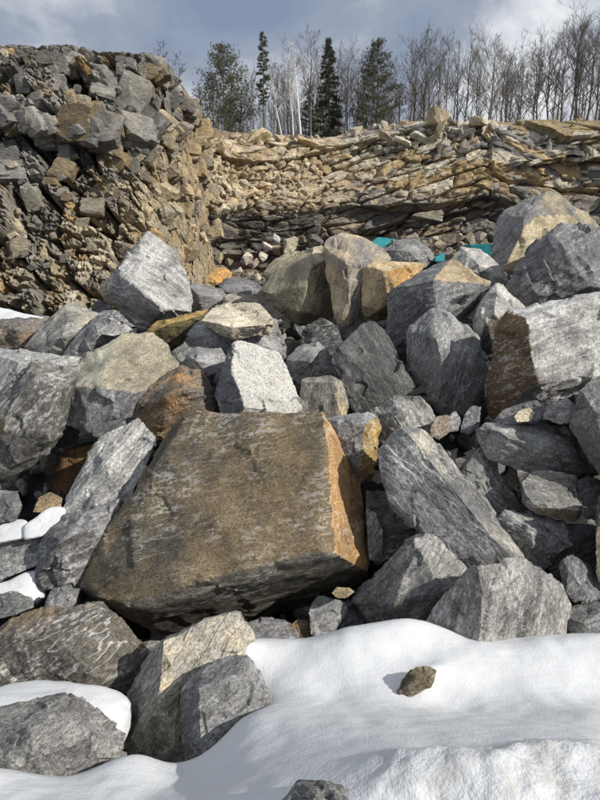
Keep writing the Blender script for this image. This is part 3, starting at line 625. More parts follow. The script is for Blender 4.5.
# ------------------------------------------------------------------ snow
def build_snow():
    c = [(640,652,3.75),(600,636,3.85),(566,646,3.7),(540,650,3.55),(500,656,3.5),(460,650,3.5),(428,634,3.62),(424,620,3.82),(405,618,3.95),(380,626,4.0),(345,634,4.05),(300,642,4.0),(255,640,3.95),(232,646,3.85),(228,652,3.7),
         (262,660,3.62),(275,692,3.22),(330,672,3.55),(400,650,3.66),(330,694,3.12),(380,672,3.38),(430,662,3.36),(500,684,3.12),(560,680,3.2),(600,682,3.25),(640,690,3.2),(440,690,3.02),
         (240,720,2.97),(205,752,2.74),(185,772,2.63),(165,770,2.62),(140,756,2.72),(120,758,2.66),(100,776,2.5),(60,784,2.45),(0,768,2.55),(-60,765,2.6),(-60,830,2.1),(0,830,2.0),(80,810,2.18),(150,796,2.32),(200,800,2.12),
         (280,720,2.72),(350,720,2.64),(420,720,2.61),(500,722,2.6),(600,716,2.7),(280,760,2.24),(350,755,2.1),(420,752,2.02),(500,752,2.0),(600,746,2.12),(260,800,1.92),(350,800,1.78),(380,790,1.78),(440,780,1.78),(500,776,1.78),(560,768,1.84),(620,756,1.96),
         (420,830,1.66),(500,830,1.62),(600,830,1.6),(680,830,1.6),(300,840,1.66),(680,700,3.1),(680,760,2.2),(680,650,4.0)]
    def lay(x, y, Y):
        if y <= 695 and 225 <= x <= 640: r = ray(x, y); Y = (-2.60 - .12 * (y - 620) / 70 - .08 * min(max((345 - x) / 60, 0), 1)) / (r[2] / r[1])
        return at(x, y, Y)
    P = np.array([lay(*q) for q in c]); xy = P[:, :2]; z = P[:, 2]
    for q in [(215,705,3.1,.45),(175,700,3.45,.5),(150,730,3.1,.45),(60,735,2.95,.4),(0,740,2.95,.4),(60,690,3.3,.5),(-40,690,3.3,.5),(120,700,3.3,.5),(130,650,3.8,.7),(200,660,3.8,.6),(30,650,3.8,.7),(-60,650,3.8,.7),(230,690,3.25,.35)]:
        w = at(*q[:3]); xy = np.vstack([xy, w[:2]]); z = np.append(z, w[2] - q[3])
    for x, y, up in [(434,674,.075),(420,683,.05),(446,670,.05)]:
        w = lay(x, y, 3); xy = np.vstack([xy, w[:2]]); z = np.append(z, w[2] + up)
    far = np.array([(X, 4.15, -3.15) for X in np.linspace(-.6, 2.6, 9)]); xy = np.vstack([xy, far[:, :2]]); z = np.append(z, far[:, 2])
    # near side, behind the camera's feet
    ex = np.array([(x, y, -1.85) for x in (-2.5, -1, 0, 1, 2.5) for y in (.2, -1.0)]); xy = np.vstack([xy, ex[:, :2]]); z = np.append(z, ex[:, 2])
    n = len(xy)
    K = lambda a, b: (lambda d: d * d * np.log(d + 1e-9))(np.sqrt(((a[:, None] - b[None]) ** 2).sum(-1)))
    Q = np.hstack([np.ones((n, 1)), xy]); A = np.zeros((n + 3, n + 3)); A[:n, :n] = K(xy, xy) + np.eye(n) * .002; A[:n, n:] = Q; A[n:, :n] = Q.T
    s = np.linalg.solve(A, np.append(z, [0, 0, 0]))
    xs = np.linspace(-3.0, 3.3, 270); ys = np.concatenate([np.linspace(-1.0, 1.2, 30), np.linspace(1.22, 4.15, 200)])
    X, Y = np.meshgrid(xs, ys); g = np.stack([X.ravel(), Y.ravel()], 1)
    zz = K(g, xy) @ s[:n] + s[n] + g @ s[n + 1:]
    p3 = np.stack([g[:, 0], g[:, 1], np.zeros(len(g))], 1)
    # lumpy dirty crust at the near right
    lump = np.clip((2.02 + .12 * vnoise(p3 * 3, 5) + .08 * (g[:, 0]) - g[:, 1]) * 6, 0, 1) * np.clip((g[:, 0] - .12) * 4, 0, 1)
    zz += lump * (.02 + .03 * fbm(p3 * 5.5, 4, 9) + .008 * vnoise(p3 * 25, 3))
    zz += .016 * fbm(p3 * 2.2, 3, 4) + .005 * fbm(p3 * 9, 4, 6)
    a = math.radians(-24); u = g[:, 0] * math.cos(a) + g[:, 1] * math.sin(a); v = -g[:, 0] * math.sin(a) + g[:, 1] * math.cos(a)
    zz += .007 * vnoise(np.stack([u * 1.2, v * 9, u * 0], 1), 8)
    # sink away under the rocks at the far and left rims
    V = np.stack([g[:, 0], g[:, 1], zz], 1)
    I = np.arange(len(g)).reshape(len(ys), len(xs))
    T = np.stack([I[:-1, :-1], I[:-1, 1:], I[1:, 1:], I[1:, :-1]], -1).reshape(-1, 4)
    pxx = g[:, 0] / np.maximum(g[:, 1], .3) * F * .93 + 300
    me = mesh_np('snow', V, T, True); vattr(me, 'dirt', 'FLOAT', lump)
    link('snow', me, M_SN, kind='structure', label='smooth white snowbank in the foreground, sloping down to the boulders', category='snow')
build_snow()
def snow_patch(label, Y, T, pts, sharp=8):
    P = np.array([at(x, y, Y + dz) for x, y, dz in pts]); c = P.mean(0); fw = ray(*np.mean([(x, y) for x, y, _ in pts], axis=0)); fw /= np.linalg.norm(fw)
    B = c + (P - c) * .85 + fw * T; B[:, 2] -= T * .25
    N, D, c = hull_planes(np.vstack([P, B])); X = np.vstack([P, B]) - c; size = float(np.sqrt((X * X).sum(1).mean()))
    C = X.T @ X / len(X) + np.eye(3) * 1e-4; w, E = np.linalg.eigh(C); A = E @ np.diag(np.sqrt(w)) @ E.T
    U, Tm = ico(5); W = U @ A.T; q = np.clip(W @ N.T, 1e-6, None) / D; qm = q.max(1)
    r = 1.08 / (qm * ((q / qm[:, None]) ** sharp).sum(1) ** (1.0 / sharp)); p = W * r[:, None]
    nn = p / np.linalg.norm(p, axis=1)[:, None]
    p = p + nn * (size * (.06 * vnoise(p / size * 2.0 + Y, 3) + .018 * fbm(p / size * 6 + Y, 4, 5)))[:, None]
    me = mesh_np('snow_patch', p, Tm, True); vattr(me, 'dirt', 'FLOAT', np.full(len(p), .15))
    o = link('snow_patch', me, M_SN, label=label, category='snow'); o.location = c - np.array([0, 0, .04 + .06 * size]); o.scale = (1.12, 1.1, 1.0)
snow_patch('white snow drift lying on top of the bottom left grey boulder', 3.0, .45,
    [(-40,700,.0),(-10,678,.25),(20,668,.35),(45,667,.38),(80,676,.36),(105,684,.34),(128,685,.3),(131,695,.25),(126,712,.12),(118,735,.0),(104,722,.0),(84,700,.05),(60,698,.0),(20,712,-.02),(-40,728,-.05),(20,690,.08),(112,700,.1)])
snow_patch('larger snow patch beside the small tan rock, left', 5.0, .16,
    [(25,533,-.05),(26,518,.05),(40,508,.15),(48,502,.2),(63,503,.2),(62,515,.1),(52,526,.0),(40,531,-.05)])
snow_patch('thin snow wedge below small dark rock at left edge', 5.0, .16,
    [(-20,540,-.05),(-20,528,.05),(0,520,.1),(14,514,.15),(25,514,.12),(24,531,.0),(5,536,-.05)])
snow_patch('triangular snow patch at left edge below layered flat rock', 4.6, .2,
    [(-20,602,-.05),(-20,586,.1),(5,577,.15),(36,562,.25),(37,585,.12),(34,597,.05),(15,597,-.03),(44,588,.15)])

# ------------------------------------------------------------------ quarry walls
def wall_eval(tab, px, t):
    """tab: {picture x: [(picture y, distance) ...] from rim to foot}; returns world points"""
    xs = sorted(tab); R = len(tab[xs[0]])
    py = np.stack([np.interp(px, xs, [tab[x][r][0] for x in xs]) for r in range(R)], 0)
    dd = np.stack([np.interp(px, xs, [tab[x][r][1] for x in xs]) for r in range(R)], 0)
    f = t * (R - 1); i = np.clip(f.astype(int), 0, R - 2); u = f - i; n = np.arange(len(px))
    y = py[i, n] * (1 - u) + py[i + 1, n] * u; d = dd[i, n] * (1 - u) + dd[i + 1, n] * u
    a = (px - CX) / F; b = -(y - CY) / F; ry = cp + b * sp; rz = -sp + b * cp
    return np.stack([a * d / ry, d, rz * d / ry], 1), y
TAB_L = {-320: [(30,24),(70,24.5),(120,24),(180,23.5),(240,22.5),(340,20)], -80: [(36,26),(70,26.3),(120,26),(180,25.5),(240,24.5),(340,22)], 0: [(44,27),(70,27.2),(118,26.4),(124,27.3),(220,26),(340,23.5)], 70: [(46,28),(75,28.2),(128,27.2),(134,28.3),(230,27),(340,24.5)],
         140: [(49,29),(80,29.5),(130,29),(180,29),(230,28.5),(340,26.5)], 165: [(60,31),(90,31.2),(135,31),(185,31),(240,30.5),(340,28.5)], 178: [(80,33.5),(105,33.6),(150,33.4),(190,33.4),(240,33),(340,31)],
         196: [(110,36.5),(130,36.6),(160,36.6),(200,36.6),(240,36.5),(340,34)], 207: [(136,38.6),(150,39),(172,39.2),(205,39),(240,39),(340,37)], 218: [(146,42),(165,42.6),(188,42.6),(210,42.2),(250,42.5),(340,41)], 236: [(150,47),(168,48),(192,48),(214,48),(252,48),(340,47)]}
TAB_R = {195: [(135,42),(150,41.5),(178,40.5),(205,39.6),(216,40.0),(245,41),(320,40)], 215: [(140,42),(152,41.5),(178,40.5),(204,39.6),(216,40.1),(245,41.5),(320,40)], 240: [(134,45),(150,44),(175,42.5),(203,41.5),(218,41.9),(245,43),(320,41)],
         300: [(136,47),(150,45.5),(176,44),(204,42.6),(216,43.0),(245,43.5),(320,41)], 340: [(137,48),(152,46),(180,44.5),(206,43.2),(215,43.8),(245,43.5),(320,41)], 380: [(127,48),(150,46),(180,44.5),(207,43.2),(216,45),(245,43.5),(320,41)],
         440: [(121,47.5),(150,45.5),(175,44.2),(205,43.5),(214,44.5),(245,43),(320,41)], 520: [(122,47),(145,45.5),(163,44),(167,44.8),(210,44),(245,43),(320,41)], 570: [(121,46.5),(140,45),(158,43.6),(162,44.6),(205,44),(245,43),(320,41)],
         620: [(116,46),(135,44.5),(156,43),(160,44),(205,43.5),(245,43),(320,41)], 820: [(108,44),(130,43),(150,42),(154,42.8),(200,42),(245,42),(320,40)]}
def pick(h, cols, probs):
    c = np.cumsum(probs) / np.sum(probs); i = np.searchsorted(c, h); return np.array(cols)[np.clip(i, 0, len(cols) - 1)]
def col_left(px, py, h):
    up = [(.235,.235,.235),(.165,.165,.165),(.30,.295,.28),(.34,.24,.125),(.24,.20,.14),(.42,.38,.31)]
    lo = [(.24,.225,.195),(.17,.16,.145),(.33,.275,.195),(.29,.26,.21),(.37,.27,.15),(.42,.37,.28)]
    a = pick(h, up, [.36,.26,.17,.05,.10,.06]); b = pick(h, lo, [.26,.18,.2,.2,.06,.10])
    w = np.clip((py - 125) / 35 + (px - 150) / 60 * .8, 0, 1)[:, None]
    c = a * (1 - w) + b * w
    w2 = (np.clip((px - 140) / 45, 0, 1) * np.clip((py - 105) / 40, 0, 1))[:, None]
    c = c * (1 - .75 * w2) + .75 * w2 * pick(np.modf(h * 7.3)[0], [(.43,.345,.23),(.49,.42,.30),(.34,.26,.16),(.30,.27,.22)], [.3,.25,.2,.25])
    dl = np.abs((px - 70) * 150 + (py - 296) * 112) / 187.0          # the pale bench edge running up the face
    band = (np.clip(1.3 - dl / 8, 0, 1) * (py > 190) * (px > 60))[:, None]
    return (c * (1 - .75 * band) + np.array([.50, .45, .36]) * .75 * band) * np.array([1.03, 1.0, .93])
def col_back(px, py, h, strat):
    scree = pick(h, [(.47,.375,.25),(.53,.46,.33),(.37,.28,.17),(.43,.37,.28)], [.35,.25,.22,.18])
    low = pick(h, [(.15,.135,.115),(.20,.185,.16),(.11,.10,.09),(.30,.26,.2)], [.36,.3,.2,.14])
    ss = np.modf(np.abs(strat) * .37 + 1)[0]
    st = pick(np.clip(h * .55 + ss * .45, 0, 1), [(.15,.14,.125),(.21,.2,.185),(.40,.30,.17),(.46,.41,.31),(.52,.48,.39),(.32,.24,.14)], [.16,.16,.18,.24,.16,.10])
    side = pick(h, [(.22,.205,.18),(.27,.24,.2),(.18,.165,.15),(.33,.27,.18)], [.3,.3,.2,.2])
    w = np.clip((px - 325) / 40, 0, 1)[:, None]; top = scree * (1 - w) + st * w
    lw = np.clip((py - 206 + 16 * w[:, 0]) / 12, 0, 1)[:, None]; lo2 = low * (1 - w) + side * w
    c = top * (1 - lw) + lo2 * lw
    turf = np.clip((px - 500) / 30, 0, 1) * np.clip((134 - py) / 6, 0, 1)
    return c * (1 - turf[:, None]) + np.array([.30, .235, .135]) * turf[:, None]
def strat_frame(px):
    a = np.radians(np.interp(px, [200, 330, 480, 560, 700], [3, 14, 16, 4, 2])); return a
def build_wall(name, tab, x0, x1, nx, nt, left, label):
    pxs = np.linspace(x0, x1, nx); ts = np.linspace(0, 1, nt); PX, TT = np.meshgrid(pxs, ts); px, t = PX.ravel(), TT.ravel()
    V, py = wall_eval(tab, px, t)
    fade = np.clip(t * 10, .10, 1)
    if left:
        q = V.copy(); q[:, 0] += .3 * q[:, 2]
        f1, f2, vec, cid = worley(q * np.array([.60, .25, .50]) + 3, 61)
        til = np.stack([np.modf(cid * 17.3)[0], np.modf(cid * 41.7)[0], np.modf(cid * 97.1)[0]], 1) - .5
        d = .8 * (cid - .5) + 1.2 * (til * vec).sum(1) - 1.5 * np.clip(1 - (f2 - f1) / .1, 0, 1)
        g1, g2, vec2, cid2 = worley(q * np.array([1.7, .8, 2.0]) + 9, 71)
        til = np.stack([np.modf(cid2 * 17.3)[0], np.modf(cid2 * 41.7)[0], np.modf(cid2 * 97.1)[0]], 1) - .5
        d += .36 * (cid2 - .5) + .5 * (til * vec2).sum(1) - .6 * np.clip(1 - (g2 - g1) / .12, 0, 1)
        h1, h2, vec3, cid3 = worley(q * np.array([4.2, 2.0, 4.6]) + 5, 73)
        d += .18 * (cid3 - .5) - .24 * np.clip(1 - (h2 - h1) / .16, 0, 1) + .12 * fbm(V * 2.2, 4, 81)
        V[:, 1] -= d * fade; V[:, 2] += d * .35 * fade + .25 * vnoise(V * .6, 3) * np.clip(1 - t * 12, 0, 1)
        C = col_left(px, py, np.modf(cid * 3.1 + cid2 * .35)[0])
    else:
        a = strat_frame(px); zc = V[:, 2] - np.tan(a) * V[:, 0]
        big = np.where(px > 490, .55, 1.0); q = np.stack([V[:, 0] * .36, V[:, 1] * .3, zc * 1.1 + .1 * vnoise(V * .35, 6)], 1) * big[:, None]
        f1, f2, vec, cid = worley(q + 3, 62)
        til = np.stack([np.modf(cid * 17.3)[0], np.modf(cid * 41.7)[0], np.modf(cid * 97.1)[0]], 1) - .5
        s = zc * .8 + .12 * vnoise(V * .3, 5); si = np.floor(s).astype(np.int64); z0 = np.zeros_like(si); led = hash3(si, z0, z0, 4)
        g1, g2, vec2, cid2 = worley(q * np.array([2.6, 1, 2.2]) + 9, 72)
        til2 = np.stack([np.modf(cid2 * 17.3)[0], np.modf(cid2 * 41.7)[0], np.modf(cid2 * 97.1)[0]], 1) - .5
        d = 1.9 * (led - .5) + .45 * (cid - .5) + .6 * (til * vec).sum(1) - .5 * np.clip(1 - (f2 - f1) / .1, 0, 1)
        d += .16 * (cid2 - .5) + .25 * (til2 * vec2).sum(1) - .1 * np.clip(1 - (g2 - g1) / .13, 0, 1) + .1 * fbm(V * 2.2, 4, 82)
        V[:, 1] -= d * fade; V[:, 2] += d * .15
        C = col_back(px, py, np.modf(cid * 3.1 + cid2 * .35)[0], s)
    # ground on top, running back from the rim
    rim = V[:nx].copy(); rows = []; rc = []
    for k, dy in enumerate((1.0, 3.0, 8.0, 20.0, 60.0, 300.0)):
        r = rim.copy(); r[:, 0] *= (r[:, 1] + dy) / r[:, 1]; r[:, 1] += dy; r[:, 2] = r[:, 2] * .3 + rim[:, 2].mean() * .7 + .1 * vnoise(r * .3, k) if k else r[:, 2] + .1
        rows.append(r); rc.append(np.tile([.20, .16, .10], (nx, 1)))
    V = np.vstack(rows[::-1] + [V]); C = np.vstack(rc[::-1] + [C])
    I = np.arange(len(V)).reshape(-1, nx)
    T = np.stack([I[:-1, :-1], I[1:, :-1], I[1:, 1:], I[:-1, 1:]], -1).reshape(-1, 4)
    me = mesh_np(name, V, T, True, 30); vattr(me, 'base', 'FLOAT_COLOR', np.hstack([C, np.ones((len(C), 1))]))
    return link(name, me, M_CA, kind='structure', label=label, category='rock wall')
WALL_L = build_wall('quarry_wall_left', TAB_L, -320, 236, 480, 330, True, 'high blasted grey and tan quarry face on the left')
WALL_R = build_wall('quarry_wall_back', TAB_R, 195, 820, 460, 260, False, 'layered tan quarry wall behind the pile with rubble along its rim')

# single rocks of the walls
rngW = np.random.RandomState(77)
def make_protos(n, dims, lev, seed, pts=9, chips=2):
    out = []
    for k in range(n):
        r = np.random.RandomState(seed + k)
        P = r.uniform(-1, 1, size=(pts, 3)); P = np.sign(P) * np.abs(P) ** .45; P = np.vstack([P, [[.5, 0, 0], [-.5, 0, 0]]]); P *= np.array(dims) * r.uniform(.75, 1.25, 3)
        V, T, nf, size = rock_geo(P, lev, seed + 50 + k, 220, chips, 1.1)
        V = V - V.mean(0); me = mesh_np('rock', V, T, True, 26); me.materials.append(M_CO); out.append(me)
    return out
def make_cubes(n, dims, seed):
    out = []
    for k in range(n):
        r = np.random.RandomState(seed + k)
        P = np.array([(x, y, z) for x in (-1, 1) for y in (-1, 1) for z in (-1, 1)], float); P += r.uniform(-.28, .28, P.shape); P[:, 0] += P[:, 2] * r.uniform(-.35, .35)
        P *= np.array(dims) * r.uniform(.7, 1.3, 3)
        V, T, nf, size = rock_geo(P, 3, seed + 50 + k, 260, 2, .8)
        V = V - V.mean(0); me = mesh_np('rock', V, T, True, 24); me.materials.append(M_CO); out.append(me)
    return out
PR_CUBE = make_cubes(14, (.9, .7, .7), 1300); PR_BED = make_cubes(10, (1.7, .8, .42), 1400)
PR_BLOCK = make_protos(14, (1.0, .8, .75), 3, 1000); PR_SLAB = make_protos(10, (1.25, .8, .5), 3, 1100)
def wall_rock(me, P, r, rot, colr, parent=None, name='rock', **props):
    o = bpy.data.objects.new(name, me); COL.objects.link(o); o.location = P; o.scale = (r, r, r); o.rotation_euler = rot
    j = rngW.uniform(.85, 1.15); o.color = (colr[0] * j, colr[1] * j, colr[2] * j, 1)
    if parent: o.parent = parent
    for k, v in props.items(): o[k] = v
    return o
def scatter_left(n, y0, y1, rmin, rmax, out):
    k = 0
    while k < n:
        px = rngW.uniform(-12, 212); t = rngW.uniform(.0, .88)
        P, py = wall_eval(TAB_L, np.array([px]), np.array([t]))
        if not y0 <= py[0] < y1: continue
        rp = rmin + (rmax - rmin) * rngW.rand() ** 2.0
        if px > 165: rp = min(rp, 9.0)
        if py[0] - rp * 1.2 < np.interp(px, [0, 140, 165, 178, 196, 207, 218], [44, 49, 60, 80, 110, 136, 146]): continue
        r = rp * P[0, 1] / F; P[0, 1] -= r * rngW.uniform(*out)
        nz = vnoise(P * .16, 9)[0]; nz2 = vnoise(P * .16 + 50, 9)[0]
        rot = (rngW.uniform(-.3, .3), 1.1 * nz + rngW.uniform(-.22, .22), .5 * nz2 + rngW.uniform(-.2, .2))
        wall_rock(PR_CUBE[rngW.randint(14)], P[0], r, rot, col_left(np.array([px]), py, rngW.rand(1))[0], WALL_L); k += 1
scatter_left(36, 44, 135, 9, 20, (-.65, -.3))
scatter_left(54, 44, 150, 4, 11, (-.55, -.1))
scatter_left(44, 125, 320, 8, 18, (-.85, -.55))
scatter_left(80, 120, 325, 3, 8, (-.6, -.2))
def scatter_back(n, x0, x1, y0, y1, rmin, rmax, loose=False, lift=0.0):
    k = 0
    while k < n:
        px = rngW.uniform(x0, x1); t = rngW.uniform(0, .85)
        P, py = wall_eval(TAB_R, np.array([px]), np.array([t]))
        if not y0 <= py[0] <= y1: continue
        rp = rmin + (rmax - rmin) * rngW.rand() ** 2; r = rp * P[0, 1] / F
        P[0, 1] -= r * (rngW.uniform(.1, .6) if loose else rngW.uniform(-.6, -.1)); P[0, 2] += lift * r
        a = float(strat_frame(px)); zc = P[0, 2] - math.tan(a) * P[0, 0]
        c = col_back(np.array([px]), py, rngW.rand(1), np.array([zc * 1.1]))[0]
        if loose: c = np.array([(.50,.46,.37),(.42,.40,.35),(.30,.29,.27),(.46,.38,.25)][rngW.choice(4, p=[.4,.25,.2,.15])])
        rot = rngW.uniform(-1, 1, 3) * (.8, .6, 3.1) if loose or px < 330 else (rngW.uniform(-.15, .15), -a + rngW.uniform(-.12, .12), rngW.uniform(-.5, .5))
        wall_rock((PR_BLOCK if loose else PR_CUBE if px < 330 else PR_BED)[rngW.randint(10)], P[0], r, rot, c, WALL_R); k += 1
scatter_back(75, 208, 345, 134, 205, 2.2, 6.0)
scatter_back(64, 335, 606, 140, 215, 2.2, 7.0)
scatter_back(95, 336, 480, 118, 152, 2.0, 6.0, True, .25)
scatter_back(20, 480, 606, 128, 160, 2.4, 6.0, True)
def broken_rock(wall, tab, n, x0, x1, y0, y1, left, seed, label):
    rng = np.random.RandomState(seed); prot = []
    for k in range(16):
        P = np.array([(x, y, z) for x in (-1, 1) for y in (-1, 1) for z in (-1, 1)], float); P += rng.uniform(-.35, .35, P.shape); P *= np.array([1.0, .8, .75]) * rng.uniform(.6, 1.4, 3)
        V, T, nf, size = rock_geo(P, 2, seed + k, 260, 2, .6); prot.append((V - V.mean(0), T))
    px = rng.uniform(x0, x1, n * 3); t = rng.uniform(0, .9, n * 3); W, py = wall_eval(tab, px, t)
    rim = np.interp(px, sorted(tab), [tab[x][0][0] for x in sorted(tab)])
    ok = np.where((py > y0) & (py < y1) & (py > rim + (5 if left else 0)) & (left | (px < 335) | (rng.rand(len(px)) < .16)))[0][:n]; px, py, W = px[ok], py[ok], W[ok]
    nz = vnoise(W * .16, 9); nz2 = vnoise(W * .16 + 50, 9); h = rng.rand(len(px)); a = strat_frame(px)
    zc = W[:, 2] - np.tan(a) * W[:, 0]
    C = col_left(px, py, h) if left else col_back(px, py, h, zc * 1.1)
    VV, TT, CC, n0 = [], [], [], 0
    for k in range(len(px)):
        r = (1.2 + 3.0 * rng.rand() ** 2.2) * W[k, 1] / F
        if left: e = (rng.uniform(-.4, .4), 1.1 * nz[k] + rng.uniform(-.35, .35), .5 * nz2[k] + rng.uniform(-.4, .4)); sc = (1, 1, 1)
        elif px[k] < 330: e = rng.uniform(-1, 1, 3); sc = (1, 1, .85)
        else: e = (rng.uniform(-.2, .2), -a[k] + rng.uniform(-.15, .15), rng.uniform(-.5, .5)); sc = (1.5, 1, .65)
        R = np.array(Matrix.Rotation(e[2], 3, 'Z') @ Matrix.Rotation(e[1], 3, 'Y') @ Matrix.Rotation(e[0], 3, 'X'))
        V, T = prot[rng.randint(16)]; p = W[k].copy(); p[1] -= rng.uniform(-.4, .3)
        VV.append((V * sc * r) @ R.T + p); TT.append(T + n0); n0 += len(V); CC.append(np.tile([*(C[k] * rng.uniform(.7, 1.2)), 1], (len(V), 1)))
    me = mesh_np('broken_rock', np.vstack(VV), np.vstack(TT), True, 24); vattr(me, 'base', 'FLOAT_COLOR', np.vstack(CC))
    link('broken_rock', me, M_CA, wall, kind='stuff', label=label)
broken_rock(WALL_L, TAB_L, 300, -14, 222, 46, 330, True, 5000, 'small broken rock all over the left quarry face')
broken_rock(WALL_R, TAB_R, 1400, 200, 612, 120, 250, False, 6000, 'small broken rock all over the back quarry wall')
def top_rock(label, x, y, rp, Y, colr, me, rot=(0, 0, 0), group=None):
    P = at(x, y, Y); o = wall_rock(me, P, rp * Y / F, rot, colr, None, 'rock', label=label, category='rock')
    if group: o['group'] = group
top_rock('rounded tan boulder perched on the back rim, highest of all', 437, 118, 9, 46.3, (.44,.36,.25), PR_CUBE[2], (.1, .15, .4))
top_rock('triangular cream boulder just below the perched tan boulder', 439, 130, 11, 45.6, (.54,.48,.35), PR_BLOCK[7], (.2, .3, 1.0))
top_rock('small round tan rock on the rim above the pile of slabs', 403, 123, 5.0, 46.8, (.46,.37,.26), PR_BLOCK[7], (.3, 0, 2))
top_rock('long pale slab lying on the rim right of perched tan boulder', 478, 122, 13, 46.2, (.46,.40,.30), PR_SLAB[3], (.1, .12, .2))
top_rock('upright pale wedge on the rim at right end of loose slabs', 493, 126, 6.5, 46.0, (.50,.45,.37), PR_BLOCK[9], (.2, .8, .4))
top_rock('small white pointed rock on the rim beside brown turf edge', 503, 129, 5.5, 45.6, (.56,.53,.46), PR_BLOCK[11], (1.2, .3, .4))
top_rock('pale tilted slab on the rim left of grey slabs', 388, 138, 8.5, 45.6, (.50,.46,.37), PR_SLAB[1], (.5, .35, .3))
top_rock('pale square slab on the rim beneath the small round rock', 403, 141, 8.5, 45.4, (.52,.49,.41), PR_SLAB[6], (.6, .1, -.3))
top_rock('grey slab on the rim between pale slab and triangular boulder', 419, 136, 8, 45.5, (.38,.37,.33), PR_SLAB[4], (.5, .3, .5))
top_rock('small dark-sided pale rock at left end of rim rubble', 356, 132, 6.0, 47.0, (.48,.43,.33), PR_BLOCK[1], (.2, -.3, .5))
top_rock('broad flat tan ledge block on the rim below the tall pine', 259, 137, 17, 45.0, (.45,.36,.22), PR_SLAB[8], (.05, .0, .1))
top_rock('tan tilted slab on the rim under the white birches', 305, 141, 13, 45.2, (.45,.35,.21), PR_SLAB[2], (.2, .35, .1))
top_rock('stack-like tan block at the rim beside the left face', 216, 146, 11, 41.0, (.46,.38,.25), PR_SLAB[7], (.1, -.1, .2))
# blocks at the foot of the back wall
foot = [(276,239,5.5,(.50,.46,.40)),(267,247,6,(.50,.43,.36)),(246,259,6.5,(.52,.45,.37)),(254,263,5,(.50,.40,.32)),(263,257,6.5,(.50,.44,.36)),(239,271,5.5,(.48,.41,.32)),(251,273,4,(.48,.40,.31)),(276,251,5,(.42,.32,.18)),(229,262,4.5,(.36,.29,.2)),(258,277,4,(.44,.37,.28)),(219,258,5,(.33,.27,.18))]
for x, y, rp, c in foot:
    top_rock('small cream or pinkish rock heaped at the foot of the back wall, left of centre', x, y, rp, 20 + (280 - y) * .25, c, PR_BLOCK[rngW.randint(14)], tuple(rngW.uniform(-1, 1, 3)), 'pale rocks at the foot of the back wall')
top_rock('tall pale striped block standing at foot of back wall above khaki boulder', 289, 246, 11, 27, (.44,.40,.30), PR_BLOCK[3], (.1, 1.45, .2))
top_rock('dark block standing beside tall pale striped block', 315, 243, 9, 27, (.14,.125,.11), PR_BLOCK[6], (.3, .4, .2))
top_rock('tan layered slab lying at foot of back wall above the upper teal panel', 428, 216, 17, 40.0, (.30,.27,.21), PR_SLAB[5], (.0, .05, .1))
foot2 = [(396 + 7.5 * k + (k % 3) * 2 - 2, 236 + ((k * 7) % 11), 4.2 + (k * 5 % 4), [(.40,.35,.27),(.34,.30,.23),(.47,.42,.34)][k % 3]) for k in range(13)]
for x, y, rp, c in foot2:
    top_rock('brownish broken rock heaped along the foot of the back wall, behind the teal machine', x, y, rp, 30, c, PR_BLOCK[rngW.randint(14)], tuple(rngW.uniform(-1, 1, 3)), 'broken rocks behind the teal machine')

# far snow at the foot of the left wall
snow_patch('snow strip at the foot of the left quarry face', 11.5, 1.2,
    [(-30,332,-.3),(-30,296,.6),(0,300,.5),(8,314,.3),(26,317,.2),(55,318,.2),(56,324,-.1),(20,330,-.3)])

# ------------------------------------------------------------------ teal machine half hidden behind the pile
def box_mesh(name, P8):
    V = np.array(P8); T = np.array([[0,1,2,3],[7,6,5,4],[0,4,5,1],[1,5,6,2],[2,6,7,3],[3,7,4,0]])
    me = mesh_np(name, V, T, False); bm = bmesh.new(); bm.from_mesh(me); bmesh.ops.recalc_face_normals(bm, faces=bm.faces)
    bmesh.ops.bevel(bm, geom=bm.edges[:], offset=.015, segments=2, affect='EDGES'); bm.to_mesh(me); bm.free(); return me
def prism(quad, Y, T):
    f = [at(x, y, Y + d) for x, y, d in quad]; b = [p + np.array([0, T, 0]) for p in f]; return f + b
def machine():
    e = link('quarry_machine', None, label='teal painted steel machine mostly hidden behind the boulders', category='machine'); org = at(432, 275, 14.2); e.location = org
    for nm, quad, Y, T, m in [
        ('body', [(376,330,0),(376,252,0),(488,256,0),(488,330,0)], 14.0, 1.2, M_STEEL),
        ('chute', [(370,244,.0),(378,237,.35),(396,239,.35),(383,248,-.1)], 13.6, .25, M_TEAL),
        ('cab_panel', [(469,262,0),(470,245,0),(491,243.5,0),(491,262,0)], 13.8, .8, M_TEAL),
        ('guard', [(435,262,0),(435,257,.1),(445,253,.3),(445,261,.1)], 13.7, .3, M_TEAL)]:
        o = link(nm, box_mesh(nm, [p - org for p in prism(quad, Y, T)]), m, e)
machine()

# ------------------------------------------------------------------ woods on the plateau
class Tubes:
    def __init__(s): s.V = []; s.T = []; s.n = 0
    def add(s, pts, rad, k=4):
        pts = np.array(pts); n = len(pts); d = np.gradient(pts, axis=0); d /= np.linalg.norm(d, axis=1)[:, None] + 1e-9
        up = np.where(np.abs(d[:, 2:3]) > .9, [[1., 0, 0]], [[0, 0, 1.]]); a = np.cross(d, up); a /= np.linalg.norm(a, axis=1)[:, None] + 1e-9; b = np.cross(d, a)
        th = np.arange(k) * 2 * math.pi / k
        R = pts[:, None] + np.array(rad)[:, None, None] * (np.cos(th)[None, :, None] * a[:, None] + np.sin(th)[None, :, None] * b[:, None])
        s.V.append(R.reshape(-1, 3)); i = np.arange(n - 1)[:, None] * k; j = np.arange(k)[None]; j2 = (j + 1) % k
        q = np.stack([i + j, i + j2, i + k + j2, i + k + j], -1).reshape(-1, 4) + s.n; s.T.append(q); s.n += n * k
    def arrays(s): return np.vstack(s.V), np.vstack(s.T)
